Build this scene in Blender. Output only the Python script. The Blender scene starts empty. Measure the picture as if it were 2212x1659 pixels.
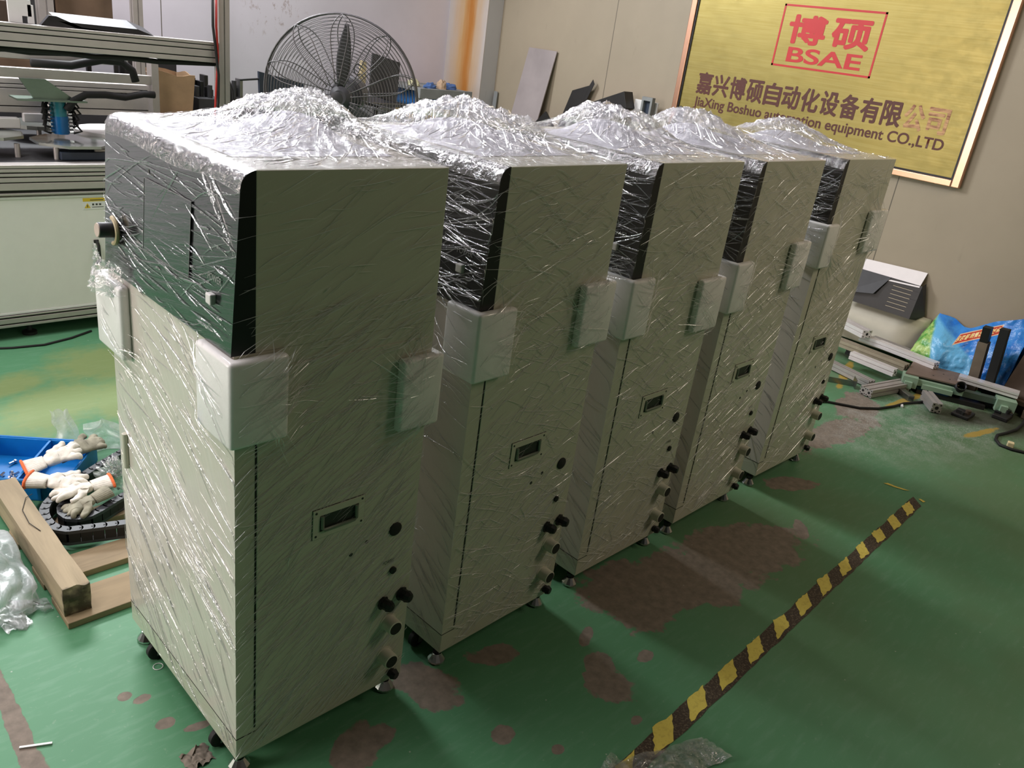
import bpy, bmesh, math, random
from mathutils import Vector, Matrix, noise, Euler

scene = bpy.context.scene
COL = scene.collection
PI = math.pi
random.seed(7)

# ---------------------------------------------------------------- camera
CAM = Vector((-0.686, -1.366, 1.774))
YAW, PITCH, ROLL, FPX = 0.8251039, -0.4049398, 0.1409566, 1756.77
fw = Vector((math.cos(PITCH) * math.sin(YAW), math.cos(PITCH) * math.cos(YAW), math.sin(PITCH)))
r0 = Vector((math.cos(YAW), -math.sin(YAW), 0))
u0 = r0.cross(fw)
cr = r0 * math.cos(ROLL) + u0 * math.sin(ROLL)
cu_ = -r0 * math.sin(ROLL) + u0 * math.cos(ROLL)
cam_data = bpy.data.cameras.new('camera')
cam = bpy.data.objects.new('camera', cam_data)
COL.objects.link(cam)
mw = Matrix((cr, cu_, -fw)).transposed().to_4x4()
mw.translation = CAM
cam.matrix_world = mw
cam_data.sensor_width = 36.0
cam_data.lens = FPX / 2212 * 36.0
cam_data.clip_start = 0.05
scene.camera = cam

# ---------------------------------------------------------------- colour management, world, lights
scene.view_settings.view_transform = 'Standard'
scene.view_settings.look = 'None'
scene.view_settings.exposure = -0.05
scene.view_settings.gamma = 1.0
scene.view_settings.use_curve_mapping = False

scene.cycles.max_bounces = 6
scene.cycles.diffuse_bounces = 4
scene.cycles.glossy_bounces = 3
scene.cycles.transparent_max_bounces = 10
scene.cycles.caustics_reflective = False
scene.cycles.caustics_refractive = False

world = bpy.data.worlds.new('world')
scene.world = world
world.use_nodes = True
world.node_tree.nodes['Background'].inputs[0].default_value = (0.75, 0.85, 1.0, 1)
world.node_tree.nodes['Background'].inputs[1].default_value = 0.05


def area(name, loc, target, sx, sy, power, color):
    l = bpy.data.lights.new(name, 'AREA')
    l.shape = 'RECTANGLE'
    l.size, l.size_y = sx, sy
    l.energy = power
    l.color = color
    o = bpy.data.objects.new(name, l)
    COL.objects.link(o)
    o.location = loc
    d = Vector(target) - Vector(loc)
    o.rotation_euler = d.to_track_quat('-Z', 'Y').to_euler()
    return o


# high window band over the back wall, open doorway on the left, ceiling lamps
area('window_light', (1.25, 5.5, 3.8), (1.1, 0.6, 0.6), 1.9, 1.2, 400, (0.95, 0.98, 1.0))
area('doorway_light', (-4.7, 2.9, 1.9), (1.0, 1.2, 0.9), 2.6, 2.8, 245, (1.0, 0.88, 0.83))
area('lamp_light', (-1.9, 0.9, 4.3), (-1.2, 1.4, 0), 0.25, 2.4, 66, (1.0, 0.96, 0.95))
area('lamp_light', (-0.4, 2.6, 4.3), (-0.2, 2.9, 0), 0.25, 2.4, 85, (1.0, 0.95, 1.0))
area('lamp_light', (2.4, 2.8, 4.3), (2.4, 3.0, 0), 0.25, 2.4, 62, (1.0, 0.95, 1.0))
area('lamp_light', (3.7, -2.8, 4.0), (5.4, 0.3, 1.2), 0.3, 1.6, 64, (1.0, 0.86, 0.68))

# ---------------------------------------------------------------- materials
def lin(c):
    return tuple(((x / 255) / 12.92 if x / 255 <= 0.04045 else ((x / 255 + 0.055) / 1.055) ** 2.4) for x in c)


class NT:
    """small helper around a material's node tree"""
    def __init__(self, name):
        self.m = bpy.data.materials.new(name)
        self.m.use_nodes = True
        self.t = self.m.node_tree
        self.b = self.t.nodes['Principled BSDF']
        self.out = self.t.nodes['Material Output']

    def n(self, typ, **kw):
        nd = self.t.nodes.new(typ)
        for k, v in kw.items():
            setattr(nd, k, v)
        return nd

    def l(self, a, b):
        self.t.links.new(a, b)

    def val(self, sock, v):
        if hasattr(v, 'links') or isinstance(v, bpy.types.NodeSocket):
            self.l(v, sock)
        else:
            sock.default_value = v

    def math(self, op, a, b=0.0, c=None, clamp=False):
        nd = self.n('ShaderNodeMath', operation=op, use_clamp=clamp)
        self.val(nd.inputs[0], a)
        self.val(nd.inputs[1], b)
        if c is not None:
            self.val(nd.inputs[2], c)
        return nd.outputs[0]

    def obj(self):
        return self.n('ShaderNodeTexCoord').outputs['Object']

    def pos(self):
        return self.n('ShaderNodeNewGeometry').outputs['Position']

    def sep(self, v):
        s = self.n('ShaderNodeSeparateXYZ')
        self.l(v, s.inputs[0])
        return s.outputs

    def comb(self, x, y, z):
        c = self.n('ShaderNodeCombineXYZ')
        for i, v in enumerate((x, y, z)):
            self.val(c.inputs[i], v)
        return c.outputs[0]

    def scale(self, v, s):
        nd = self.n('ShaderNodeVectorMath', operation='MULTIPLY')
        self.l(v, nd.inputs[0])
        nd.inputs[1].default_value = s
        return nd.outputs[0]

    def noise(self, v, sc, detail=3, rough=0.5, dist=0.0):
        nd = self.n('ShaderNodeTexNoise')
        if v is not None:
            self.l(v, nd.inputs['Vector'])
        nd.inputs['Scale'].default_value = sc
        nd.inputs['Detail'].default_value = detail
        nd.inputs['Roughness'].default_value = rough
        nd.inputs['Distortion'].default_value = dist
        return nd.outputs['Fac']

    def ramp(self, v, lo, hi):
        nd = self.n('ShaderNodeMapRange', clamp=True)
        self.val(nd.inputs[0], v)
        nd.inputs[1].default_value = lo
        nd.inputs[2].default_value = hi
        return nd.outputs[0]

    def mix(self, f, a, b):
        nd = self.n('ShaderNodeMix', data_type='RGBA')
        self.val(nd.inputs[0], f)
        for i, c in ((6, a), (7, b)):
            if isinstance(c, tuple):
                nd.inputs[i].default_value = (*c[:3], 1)
            else:
                self.l(c, nd.inputs[i])
        return nd.outputs[2]

    def bump(self, h, strength, dist=0.01):
        nd = self.n('ShaderNodeBump')
        nd.inputs['Strength'].default_value = strength
        nd.inputs['Distance'].default_value = dist
        self.l(h, nd.inputs['Height'])
        return nd.outputs[0]

    def set(self, col=None, rough=None, metal=None, normal=None, coat=None, coat_rough=None, coat_normal=None, spec=None):
        i = self.b.inputs
        if col is not None:
            if isinstance(col, tuple):
                i['Base Color'].default_value = (*col[:3], 1)
            else:
                self.l(col, i['Base Color'])
        for k, v in (('Roughness', rough), ('Metallic', metal), ('Coat Weight', coat), ('Coat Roughness', coat_rough), ('Specular IOR Level', spec)):
            if v is not None:
                self.val(i[k], v)
        if normal is not None:
            self.l(normal, i['Normal'])
        if coat_normal is not None:
            self.l(coat_normal, i['Coat Normal'])
        return self.m


def simple(name, rgb, rough=0.5, metal=0.0, var=0.12, sc=14.0, bump=0.0):
    t = NT(name)
    c = lin(rgb)
    f = t.noise(t.obj(), sc, 4, 0.6)
    col = t.mix(t.ramp(f, 0.3, 0.7), tuple(x * (1 - var) for x in c), tuple(min(1, x * (1 + var)) for x in c))
    nrm = t.bump(t.noise(t.obj(), sc * 4, 3), bump, 0.003) if bump else None
    return t.set(col, rough, metal, nrm)


def streak_bump(t, perp_a, perp_b, along_sc, across_sc, strength):
    """height field stretched along one direction of a flat face: the pulled folds of cling film"""
    o = t.obj()
    d1 = t.n('ShaderNodeVectorMath', operation='DOT_PRODUCT')
    t.l(o, d1.inputs[0]); d1.inputs[1].default_value = perp_a
    d2 = t.n('ShaderNodeVectorMath', operation='DOT_PRODUCT')
    t.l(o, d2.inputs[0]); d2.inputs[1].default_value = perp_b
    v = t.comb(t.math('MULTIPLY', d1.outputs['Value'], across_sc), t.math('MULTIPLY', d2.outputs['Value'], along_sc), 0.0)
    nz = t.noise(v, 1.0, 5, 0.62, 0.6)
    return nz, t.bump(nz, strength, 0.004)


def wrapped(name, rgb, rough, perp, along, across=90.0, along_sc=5.0, strength=0.45, haze=(0.62, 0.62, 0.6), haze_amt=0.10):
    """painted sheet metal with film pulled tight over it"""
    t = NT(name)
    nz, nb = streak_bump(t, perp, along, along_sc, across, strength)
    c = lin(rgb)
    f = t.math('MULTIPLY', t.ramp(nz, 0.56, 0.74), haze_amt)
    col = t.mix(f, c, haze)
    return t.set(col, rough, 0.0, None, 1.0, 0.10, nb)


MAT = {}
MAT['paint_side'] = wrapped('wrapped_side_paint', (196, 194, 176), 0.45, (-0.42, 0.3, 0.9), (0.9, 0.3, 0.42), 150, 6, 0.28, (0.75, 0.74, 0.68), 0.5)
MAT['paint_front'] = wrapped('wrapped_front_paint', (216, 207, 198), 0.42, (0.2, 0.88, -0.46), (0.1, 0.46, 0.88), 46, 3.2, 0.45, (0.8, 0.8, 0.78), 0.2)
MAT['paint_top'] = wrapped('wrapped_top_paint', (215, 212, 198), 0.4, (0.5, 0.85, 0), (0.85, -0.5, 0), 60, 8, 0.6)
MAT['paint'] = simple('cream_paint', (206, 203, 187), 0.45, 0, 0.03)
MAT['black_panel'] = wrapped('wrapped_black_panel', (24, 24, 27), 0.2, (0.1, 0.18, 0.97), (0.1, 0.97, -0.18), 75, 5, 0.6, (0.5, 0.48, 0.5), 0.14)
MAT['black_side'] = simple('black_bezel', (15, 17, 20), 0.4, 0, 0.1)
MAT['screen'] = simple('screen_glass', (30, 34, 38), 0.12)
MAT['white_print'] = simple('white_print', (200, 200, 196), 0.6, 0, 0.02)
MAT['cap_pink'] = simple('knob_cap', (190, 172, 160), 0.5)
MAT['dim_print'] = simple('dim_print', (132, 132, 130), 0.6, 0, 0.02)
MAT['grey_print'] = simple('grey_print', (70, 72, 66), 0.6, 0, 0.02)
MAT['black'] = simple('black_plastic', (16, 17, 18), 0.45)
MAT['rubber'] = simple('black_rubber', (20, 20, 20), 0.7)
MAT['seam'] = simple('seam_dark', (26, 27, 22), 0.7, 0, 0.05)
MAT['chrome'] = simple('chrome', (205, 205, 203), 0.14, 1.0, 0.03)
MAT['steel'] = simple('steel', (150, 150, 148), 0.35, 1.0, 0.08)
MAT['darksteel'] = simple('dark_steel', (60, 60, 62), 0.45, 1.0, 0.15)
MAT['greypart'] = simple('grey_handle_plastic', (118, 126, 112), 0.4)
MAT['darkhandle'] = simple('dark_handle_recess', (40, 46, 40), 0.5)
MAT['alum'] = simple('aluminium', (178, 172, 168), 0.42, 0.5, 0.05)
MAT['alum_bright'] = simple('bright_aluminium', (232, 226, 224), 0.22, 0.25, 0.04)
MAT['alum_tan'] = simple('dull_tan_aluminium', (168, 158, 138), 0.5, 0.5, 0.08)
MAT['alum_dark'] = simple('aluminium_hollow', (22, 21, 20), 0.7)
MAT['greenmetal'] = simple('pale_green_paint', (146, 172, 148), 0.45, 0.0, 0.08)
MAT['greenbrkt'] = simple('grey_green_bracket', (112, 128, 116), 0.35, 0.6, 0.08)
MAT['brownplate'] = simple('brown_plate', (118, 100, 88), 0.6, 0.1, 0.1)
MAT['taupe'] = simple('taupe_block', (122, 108, 92), 0.6)
MAT['brownbox'] = simple('dark_brown_board', (72, 56, 44), 0.7)
MAT['cardboard'] = simple('cardboard', (150, 122, 92), 0.8, 0, 0.15, 8)
MAT['cardboard_dark'] = simple('dark_cardboard', (104, 84, 66), 0.85, 0, 0.2, 6)
MAT['yellow'] = simple('dull_yellow', (172, 146, 74), 0.6)
MAT['navy'] = simple('navy_plastic', (44, 54, 70), 0.5)
MAT['darkgrey'] = simple('dark_grey_metal', (52, 52, 54), 0.5, 0.2)
MAT['blacksheet'] = simple('black_sheet_metal', (40, 38, 37), 0.45, 0.2, 0.2, 6)
MAT['greywood'] = simple('grey_wood', (134, 136, 136), 0.75, 0, 0.1, 9)
MAT['bluecyl'] = simple('blue_lower', (12, 104, 168), 0.35)
MAT['tealcyl'] = simple('teal_upper', (48, 134, 152), 0.35)
MAT['white'] = simple('white_plastic', (226, 224, 222), 0.5, 0, 0.03)
MAT['paper'] = simple('white_sheet', (232, 226, 226), 0.7, 0, 0.03)
MAT['red'] = simple('red_cable', (176, 40, 34), 0.5)
MAT['crateblue'] = simple('blue_crate', (14, 122, 196), 0.4, 0, 0.12)
MAT['glove'] = simple('white_cotton', (226, 220, 208), 0.95, 0, 0.14, 30, 0.4)
MAT['glove_grey'] = simple('soiled_cotton', (150, 146, 128), 0.95, 0, 0.3, 22, 0.4)
MAT['orange'] = simple('orange_cuff', (232, 112, 62), 0.9, 0, 0.1, 40, 0.3)
MAT['chain'] = simple('grey_black_chain', (58, 60, 64), 0.5, 0, 0.1)
MAT['chain_dark'] = simple('chain_inside', (18, 18, 19), 0.6)
MAT['tan'] = simple('tan_plastic', (196, 178, 140), 0.5)
MAT['bolt'] = simple('silver_bits', (190, 190, 200), 0.25, 1.0)
MAT['wire'] = simple('fan_wire', (96, 94, 96), 0.4, 0.5)
MAT['fanblade'] = simple('fan_blade_paint', (78, 78, 82), 0.5, 0.2)
MAT['twig'] = simple('dry_straw', (150, 124, 84), 0.8)
MAT['redbox'] = simple('red_mark', (176, 46, 40), 0.6)


def wood(name, rgb, axis_stretch):
    t = NT(name)
    c = lin(rgb)
    g = t.noise(t.scale(t.obj(), axis_stretch), 9, 5, 0.65, 1.0)
    d = t.noise(t.obj(), 7, 3)
    col = t.mix(t.ramp(g, 0.3, 0.75), tuple(x * 0.68 for x in c), tuple(min(1, x * 1.2) for x in c))
    col = t.mix(t.math('MULTIPLY', t.ramp(d, 0.6, 0.75), 0.5), col, lin((84, 66, 48)))
    if axis_stretch[0] == 1:      # rotten dark end of the beam
        yy = t.math('ADD', t.sep(t.obj())[1], t.math('MULTIPLY', t.math('SUBTRACT', t.noise(t.obj(), 40, 3), 0.5), 0.03))
        col = t.mix(t.math('MULTIPLY', t.ramp(yy, -0.388, -0.402), 0.85), col, lin((50, 38, 28)))
    return t.set(col, 0.8, 0, t.bump(g, 0.3, 0.004))


MAT['wood_x'] = wood('pallet_slat_wood', (156, 136, 106), (0.12, 1, 1))
MAT['wood_y'] = wood('pallet_beam_wood', (160, 144, 116), (1, 0.12, 1))


def foam_mat():
    t = NT('white_foam')
    col = t.mix(t.ramp(t.noise(t.obj(), 20, 3), 0.35, 0.65), (0.84, 0.82, 0.81), (0.90, 0.88, 0.87))
    m = t.set(col, 0.6, 0, t.bump(t.noise(t.obj(), 160, 2), 0.15, 0.002), 0.5, 0.15)
    t.b.inputs['Subsurface Weight'].default_value = 0.25
    t.b.inputs['Subsurface Radius'].default_value = (0.02, 0.02, 0.02)
    t.b.inputs['Subsurface Scale'].default_value = 0.6
    return m


MAT['foam'] = foam_mat()


def film_mat(name, gloss_lo, gloss_hi, haze, sc=26.0, bump=1.0, tint=(1, 1, 1), rough=0.08, stretch=(1, 1, 1), haze_lo=0.3):
    """clear stretch film: see-through, shiny, slightly milky where it bunches up"""
    t = NT(name)
    t.t.nodes.remove(t.b)
    o = t.scale(t.obj(), stretch)
    n1 = t.noise(o, sc, 5, 0.6, 1.6)
    nd = t.n('ShaderNodeTexNoise', noise_type='RIDGED_MULTIFRACTAL')
    t.l(o, nd.inputs['Vector'])
    nd.inputs['Scale'].default_value = sc * 1.3; nd.inputs['Detail'].default_value = 4; nd.inputs['Roughness'].default_value = 0.55; nd.inputs['Distortion'].default_value = 1.2
    n2 = nd.outputs['Fac']
    h = t.math('ADD', n1, t.math('MULTIPLY', n2, 0.45))
    nb = t.bump(h, bump, 0.012)
    gl = t.n('ShaderNodeBsdfGlossy')
    gl.inputs['Roughness'].default_value = rough
    gl.inputs['Color'].default_value = (1, 1, 1, 1)
    t.l(nb, gl.inputs['Normal'])
    df = t.n('ShaderNodeBsdfDiffuse'); df.inputs['Color'].default_value = (0.9, 0.9, 0.93, 1)
    t.l(nb, df.inputs['Normal'])
    trl = t.n('ShaderNodeBsdfTranslucent'); trl.inputs['Color'].default_value = (0.9, 0.9, 0.93, 1)
    dm = t.n('ShaderNodeMixShader'); dm.inputs[0].default_value = 0.4
    t.l(df.outputs[0], dm.inputs[1]); t.l(trl.outputs[0], dm.inputs[2])
    tr = t.n('ShaderNodeBsdfTransparent'); tr.inputs['Color'].default_value = (*tint, 1)
    lw = t.n('ShaderNodeLayerWeight'); lw.inputs['Blend'].default_value = 0.35
    t.l(nb, lw.inputs['Normal'])
    gfac = t.n('ShaderNodeMapRange', clamp=True)
    t.l(lw.outputs['Fresnel'], gfac.inputs[0])
    gfac.inputs[1].default_value = 0.02; gfac.inputs[2].default_value = 0.8
    gfac.inputs[3].default_value = gloss_lo; gfac.inputs[4].default_value = gloss_hi
    hz = t.math('MULTIPLY', t.ramp(n1, haze_lo, 0.75), haze)
    m1 = t.n('ShaderNodeMixShader'); t.l(hz, m1.inputs[0]); t.l(tr.outputs[0], m1.inputs[1]); t.l(dm.outputs[0], m1.inputs[2])
    m2 = t.n('ShaderNodeMixShader'); t.l(gfac.outputs[0], m2.inputs[0]); t.l(m1.outputs[0], m2.inputs[1]); t.l(gl.outputs[0], m2.inputs[2])
    t.l(m2.outputs[0], t.out.inputs['Surface'])
    return t.m


MAT['film_top'] = film_mat('film_canopy', 0.10, 0.5, 0.36, 24, 1.0, rough=0.05)
def fold_mat(name, alpha, gloss, rough):
    t = NT(name)
    t.t.nodes.remove(t.b)
    df = t.n('ShaderNodeBsdfDiffuse'); df.inputs['Color'].default_value = (0.92, 0.91, 0.9, 1)
    tl = t.n('ShaderNodeBsdfTranslucent'); tl.inputs['Color'].default_value = (0.92, 0.91, 0.9, 1)
    gl = t.n('ShaderNodeBsdfGlossy'); gl.inputs['Roughness'].default_value = rough; gl.inputs['Color'].default_value = (1, 1, 1, 1)
    tr = t.n('ShaderNodeBsdfTransparent')
    a = t.n('ShaderNodeMixShader'); a.inputs[0].default_value = 0.08
    t.l(df.outputs[0], a.inputs[1]); t.l(tl.outputs[0], a.inputs[2])
    b = t.n('ShaderNodeMixShader'); b.inputs[0].default_value = gloss
    t.l(a.outputs[0], b.inputs[1]); t.l(gl.outputs[0], b.inputs[2])
    c = t.n('ShaderNodeMixShader'); c.inputs[0].default_value = alpha
    t.l(tr.outputs[0], c.inputs[1]); t.l(b.outputs[0], c.inputs[2])
    t.l(c.outputs[0], t.out.inputs['Surface'])
    return t.m


MAT['film_fold'] = fold_mat('film_fold', 0.66, 0.25, 0.28)
MAT['film_fold_front'] = film_mat('film_fold_front', 0.2, 0.7, 0.4, 30, 0.3, rough=0.14)
MAT['film_loose'] = film_mat('loose_film', 0.12, 0.7, 0.4, 18, 1.0)
MAT['bag_film'] = film_mat('milky_bag_film', 0.03, 0.3, 0.72, 9, 0.2, rough=0.25, haze_lo=0.1)
MAT['cushion'] = simple('packing_white', (214, 214, 226), 0.6, 0, 0.08, 10, 0.5)


# ---------------------------------------------------------------- mesh building
class MB:
    def __init__(self):
        self.v, self.f, self.mi = [], [], []

    def add(self, verts, faces, mi=0):
        b = len(self.v)
        self.v += [tuple(p) for p in verts]
        self.f += [tuple(b + i for i in f) for f in faces]
        self.mi += [mi] * len(faces)
        return self

    def bm(self, bm, M=None, mi=0):
        bm.verts.index_update()
        vs = [(M @ v.co if M else v.co.copy()) for v in bm.verts]
        self.add(vs, [[v.index for v in f.verts] for f in bm.faces], mi)
        bm.free()
        return self

    def box(self, lo, hi, bevel=0.0, mi=0, M=None, seg=2):
        bm = bmesh.new()
        bmesh.ops.create_cube(bm, size=1)
        lo, hi = Vector(lo), Vector(hi)
        for v in bm.verts:
            v.co = Vector(((lo[i] + hi[i]) / 2 + v.co[i] * (hi[i] - lo[i]) for i in range(3)))
        if bevel > 0:
            bmesh.ops.bevel(bm, geom=bm.edges[:], offset=bevel, segments=seg, affect='EDGES', profile=0.5)
        return self.bm(bm, M, mi)

    def cyl(self, a, b, r, r2=None, n=20, mi=0, caps=True):
        a, b = Vector(a), Vector(b)
        r2 = r if r2 is None else r2
        d = (b - a).normalized()
        e1 = d.orthogonal().normalized(); e2 = d.cross(e1)
        vs = []
        for c, rr in ((a, r), (b, r2)):
            for i in range(n):
                t = 2 * PI * i / n
                vs.append(c + e1 * (rr * math.cos(t)) + e2 * (rr * math.sin(t)))
        fs = [(i, (i + 1) % n, n + (i + 1) % n, n + i) for i in range(n)]
        if caps:
            fs += [tuple(reversed(range(n))), tuple(range(n, 2 * n))]
        return self.add(vs, fs, mi)

    def lathe(self, a, axis, prof, n=24, mi=0):
        """prof: (distance along the axis, radius)"""
        a = Vector(a); d = Vector(axis).normalized()
        e1 = d.orthogonal().normalized(); e2 = d.cross(e1)
        vs = []
        for h, r in prof:
            for i in range(n):
                t = 2 * PI * i / n
                vs.append(a + d * h + e1 * (r * math.cos(t)) + e2 * (r * math.sin(t)))
        fs = []
        for k in range(len(prof) - 1):
            for i in range(n):
                fs.append((k * n + i, k * n + (i + 1) % n, (k + 1) * n + (i + 1) % n, (k + 1) * n + i))
        fs += [tuple(reversed(range(n))), tuple(range((len(prof) - 1) * n, len(prof) * n))]
        return self.add(vs, fs, mi)

    def tube(self, pts, r, n=8, mi=0, closed=False, caps=True):
        pts = [Vector(p) for p in pts]
        m = len(pts)
        rs = r if isinstance(r, (list, tuple)) else [r] * m
        vs, up = [], None
        for i, p in enumerate(pts):
            if closed:
                t = pts[(i + 1) % m] - pts[i - 1]
            else:
                t = pts[min(i + 1, m - 1)] - pts[max(i - 1, 0)]
            t = t.normalized() if t.length > 1e-9 else Vector((0, 0, 1))
            if up is None:
                up = t.orthogonal().normalized()
            up = (up - t * up.dot(t))
            up = up.normalized() if up.length > 1e-6 else t.orthogonal().normalized()
            sd = t.cross(up)
            for k in range(n):
                a = 2 * PI * k / n
                vs.append(p + up * (rs[i] * math.cos(a)) + sd * (rs[i] * math.sin(a)))
        fs = []
        for i in range(m if closed else m - 1):
            j = (i + 1) % m
            for k in range(n):
                fs.append((i * n + k, i * n + (k + 1) % n, j * n + (k + 1) % n, j * n + k))
        if caps and not closed:
            fs += [tuple(reversed(range(n))), tuple(range((m - 1) * n, m * n))]
        return self.add(vs, fs, mi)

    def prism(self, poly, a, b, mi=0):
        """poly: list of 3D points (loop), extruded by vector b-a"""
        n = len(poly)
        off = Vector(b) - Vector(a)
        vs = [Vector(p) for p in poly] + [Vector(p) + off for p in poly]
        fs = [tuple(range(n)), tuple(reversed(range(n, 2 * n)))] + [(i, n + i, n + (i + 1) % n, (i + 1) % n) for i in range(n)]
        return self.add(vs, fs, mi)

    def grid(self, fn, nu, nv, mi=0):
        vs = [fn(i / nu, j / nv) for j in range(nv + 1) for i in range(nu + 1)]
        w = nu + 1
        fs = [(j * w + i, j * w + i + 1, (j + 1) * w + i + 1, (j + 1) * w + i) for j in range(nv) for i in range(nu)]
        return self.add(vs, fs, mi)

    def build(self, name, mats, parent=None, smooth=False, flip_fix=True):
        me = bpy.data.meshes.new(name)
        me.from_pydata(self.v, [], self.f)
        if not isinstance(mats, (list, tuple)):
            mats = [mats]
        for m in mats:
            me.materials.append(MAT[m] if isinstance(m, str) else m)
        if len(mats) > 1:
            me.polygons.foreach_set('material_index', self.mi)
        if flip_fix:
            bm = bmesh.new(); bm.from_mesh(me)
            bmesh.ops.recalc_face_normals(bm, faces=bm.faces[:])
            bm.to_mesh(me); bm.free()
        me.update()
        if smooth:
            me.polygons.foreach_set('use_smooth', [True] * len(me.polygons))
            if smooth != 'all':
                me.set_sharp_from_angle(angle=math.radians(40))
        o = bpy.data.objects.new(name, me)
        COL.objects.link(o)
        if parent is not None:
            o.parent = parent
        return o


def tag(o, label, cat, group=None, kind=None):
    o['label'] = label
    o['category'] = cat
    if group:
        o['group'] = group
    if kind:
        o['kind'] = kind
    return o


def thing(name, label, cat, loc=(0, 0, 0), rz=0.0, group=None):
    o = bpy.data.objects.new(name, None)
    o.empty_display_size = 0.1
    COL.objects.link(o)
    o.location = loc
    o.rotation_euler = (0, 0, rz)
    return tag(o, label, cat, group)


def struct(o):
    o['kind'] = 'structure'
    return o


def text_mesh(name, body, mat, parent, M, w, h, bold=0.0, extrude=0.001):
    """lettering fitted into a w x h box whose lower left corner is at M's origin, in M's xy plane"""
    cu = bpy.data.curves.new(name, 'FONT')
    cu.body = body
    cu.offset = bold
    cu.extrude = 0.0
    tmp = bpy.data.objects.new('tmp', cu)
    COL.objects.link(tmp)
    dg = bpy.context.evaluated_depsgraph_get()
    me = bpy.data.meshes.new_from_object(tmp.evaluated_get(dg))
    bpy.data.objects.remove(tmp)
    bpy.data.curves.remove(cu)
    xs = [v.co.x for v in me.vertices]; ys = [v.co.y for v in me.vertices]
    x0, x1, y0, y1 = min(xs), max(xs), min(ys), max(ys)
    for v in me.vertices:
        v.co = M @ Vector(((v.co.x - x0) / (x1 - x0) * w, (v.co.y - y0) / (y1 - y0) * h, extrude))
    me.materials.clear()
    me.materials.append(MAT[mat] if isinstance(mat, str) else mat)
    me.name = name
    o = bpy.data.objects.new(name, me)
    COL.objects.link(o)
    o.parent = parent
    return o

# ---------------------------------------------------------------- the room
def blobs(t, P, spots, wob, soft=0.05):
    """mask of irregular patches: (x, y, rx, ry, angle) ellipses with a noisy edge"""
    nz1 = t.noise(P, 7.0, 5, 0.6)
    nz2 = t.noise(P, 26.0, 4, 0.6)
    edge = t.math('ADD', t.math('MULTIPLY', t.math('SUBTRACT', nz1, 0.5), wob), t.math('MULTIPLY', t.math('SUBTRACT', nz2, 0.5), wob * 0.45))
    s = t.sep(P)
    best = None
    for (x, y, rx, ry, ang) in spots:
        ca, sa = math.cos(ang), math.sin(ang)
        dx = t.math('SUBTRACT', s[0], x); dy = t.math('SUBTRACT', s[1], y)
        u = t.math('DIVIDE', t.math('ADD', t.math('MULTIPLY', dx, ca), t.math('MULTIPLY', dy, sa)), rx)
        w = t.math('DIVIDE', t.math('SUBTRACT', t.math('MULTIPLY', dy, ca), t.math('MULTIPLY', dx, sa)), ry)
        d = t.math('SQRT', t.math('ADD', t.math('MULTIPLY', u, u), t.math('MULTIPLY', w, w)))
        # distance in ellipse units, wobble grows for the small ones
        d = t.math('ADD', d, t.math('MULTIPLY', edge, 1.0))
        best = d if best is None else t.math('MINIMUM', best, d)
    return t.ramp(best, 1.0 + soft, 1.0 - soft)


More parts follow.
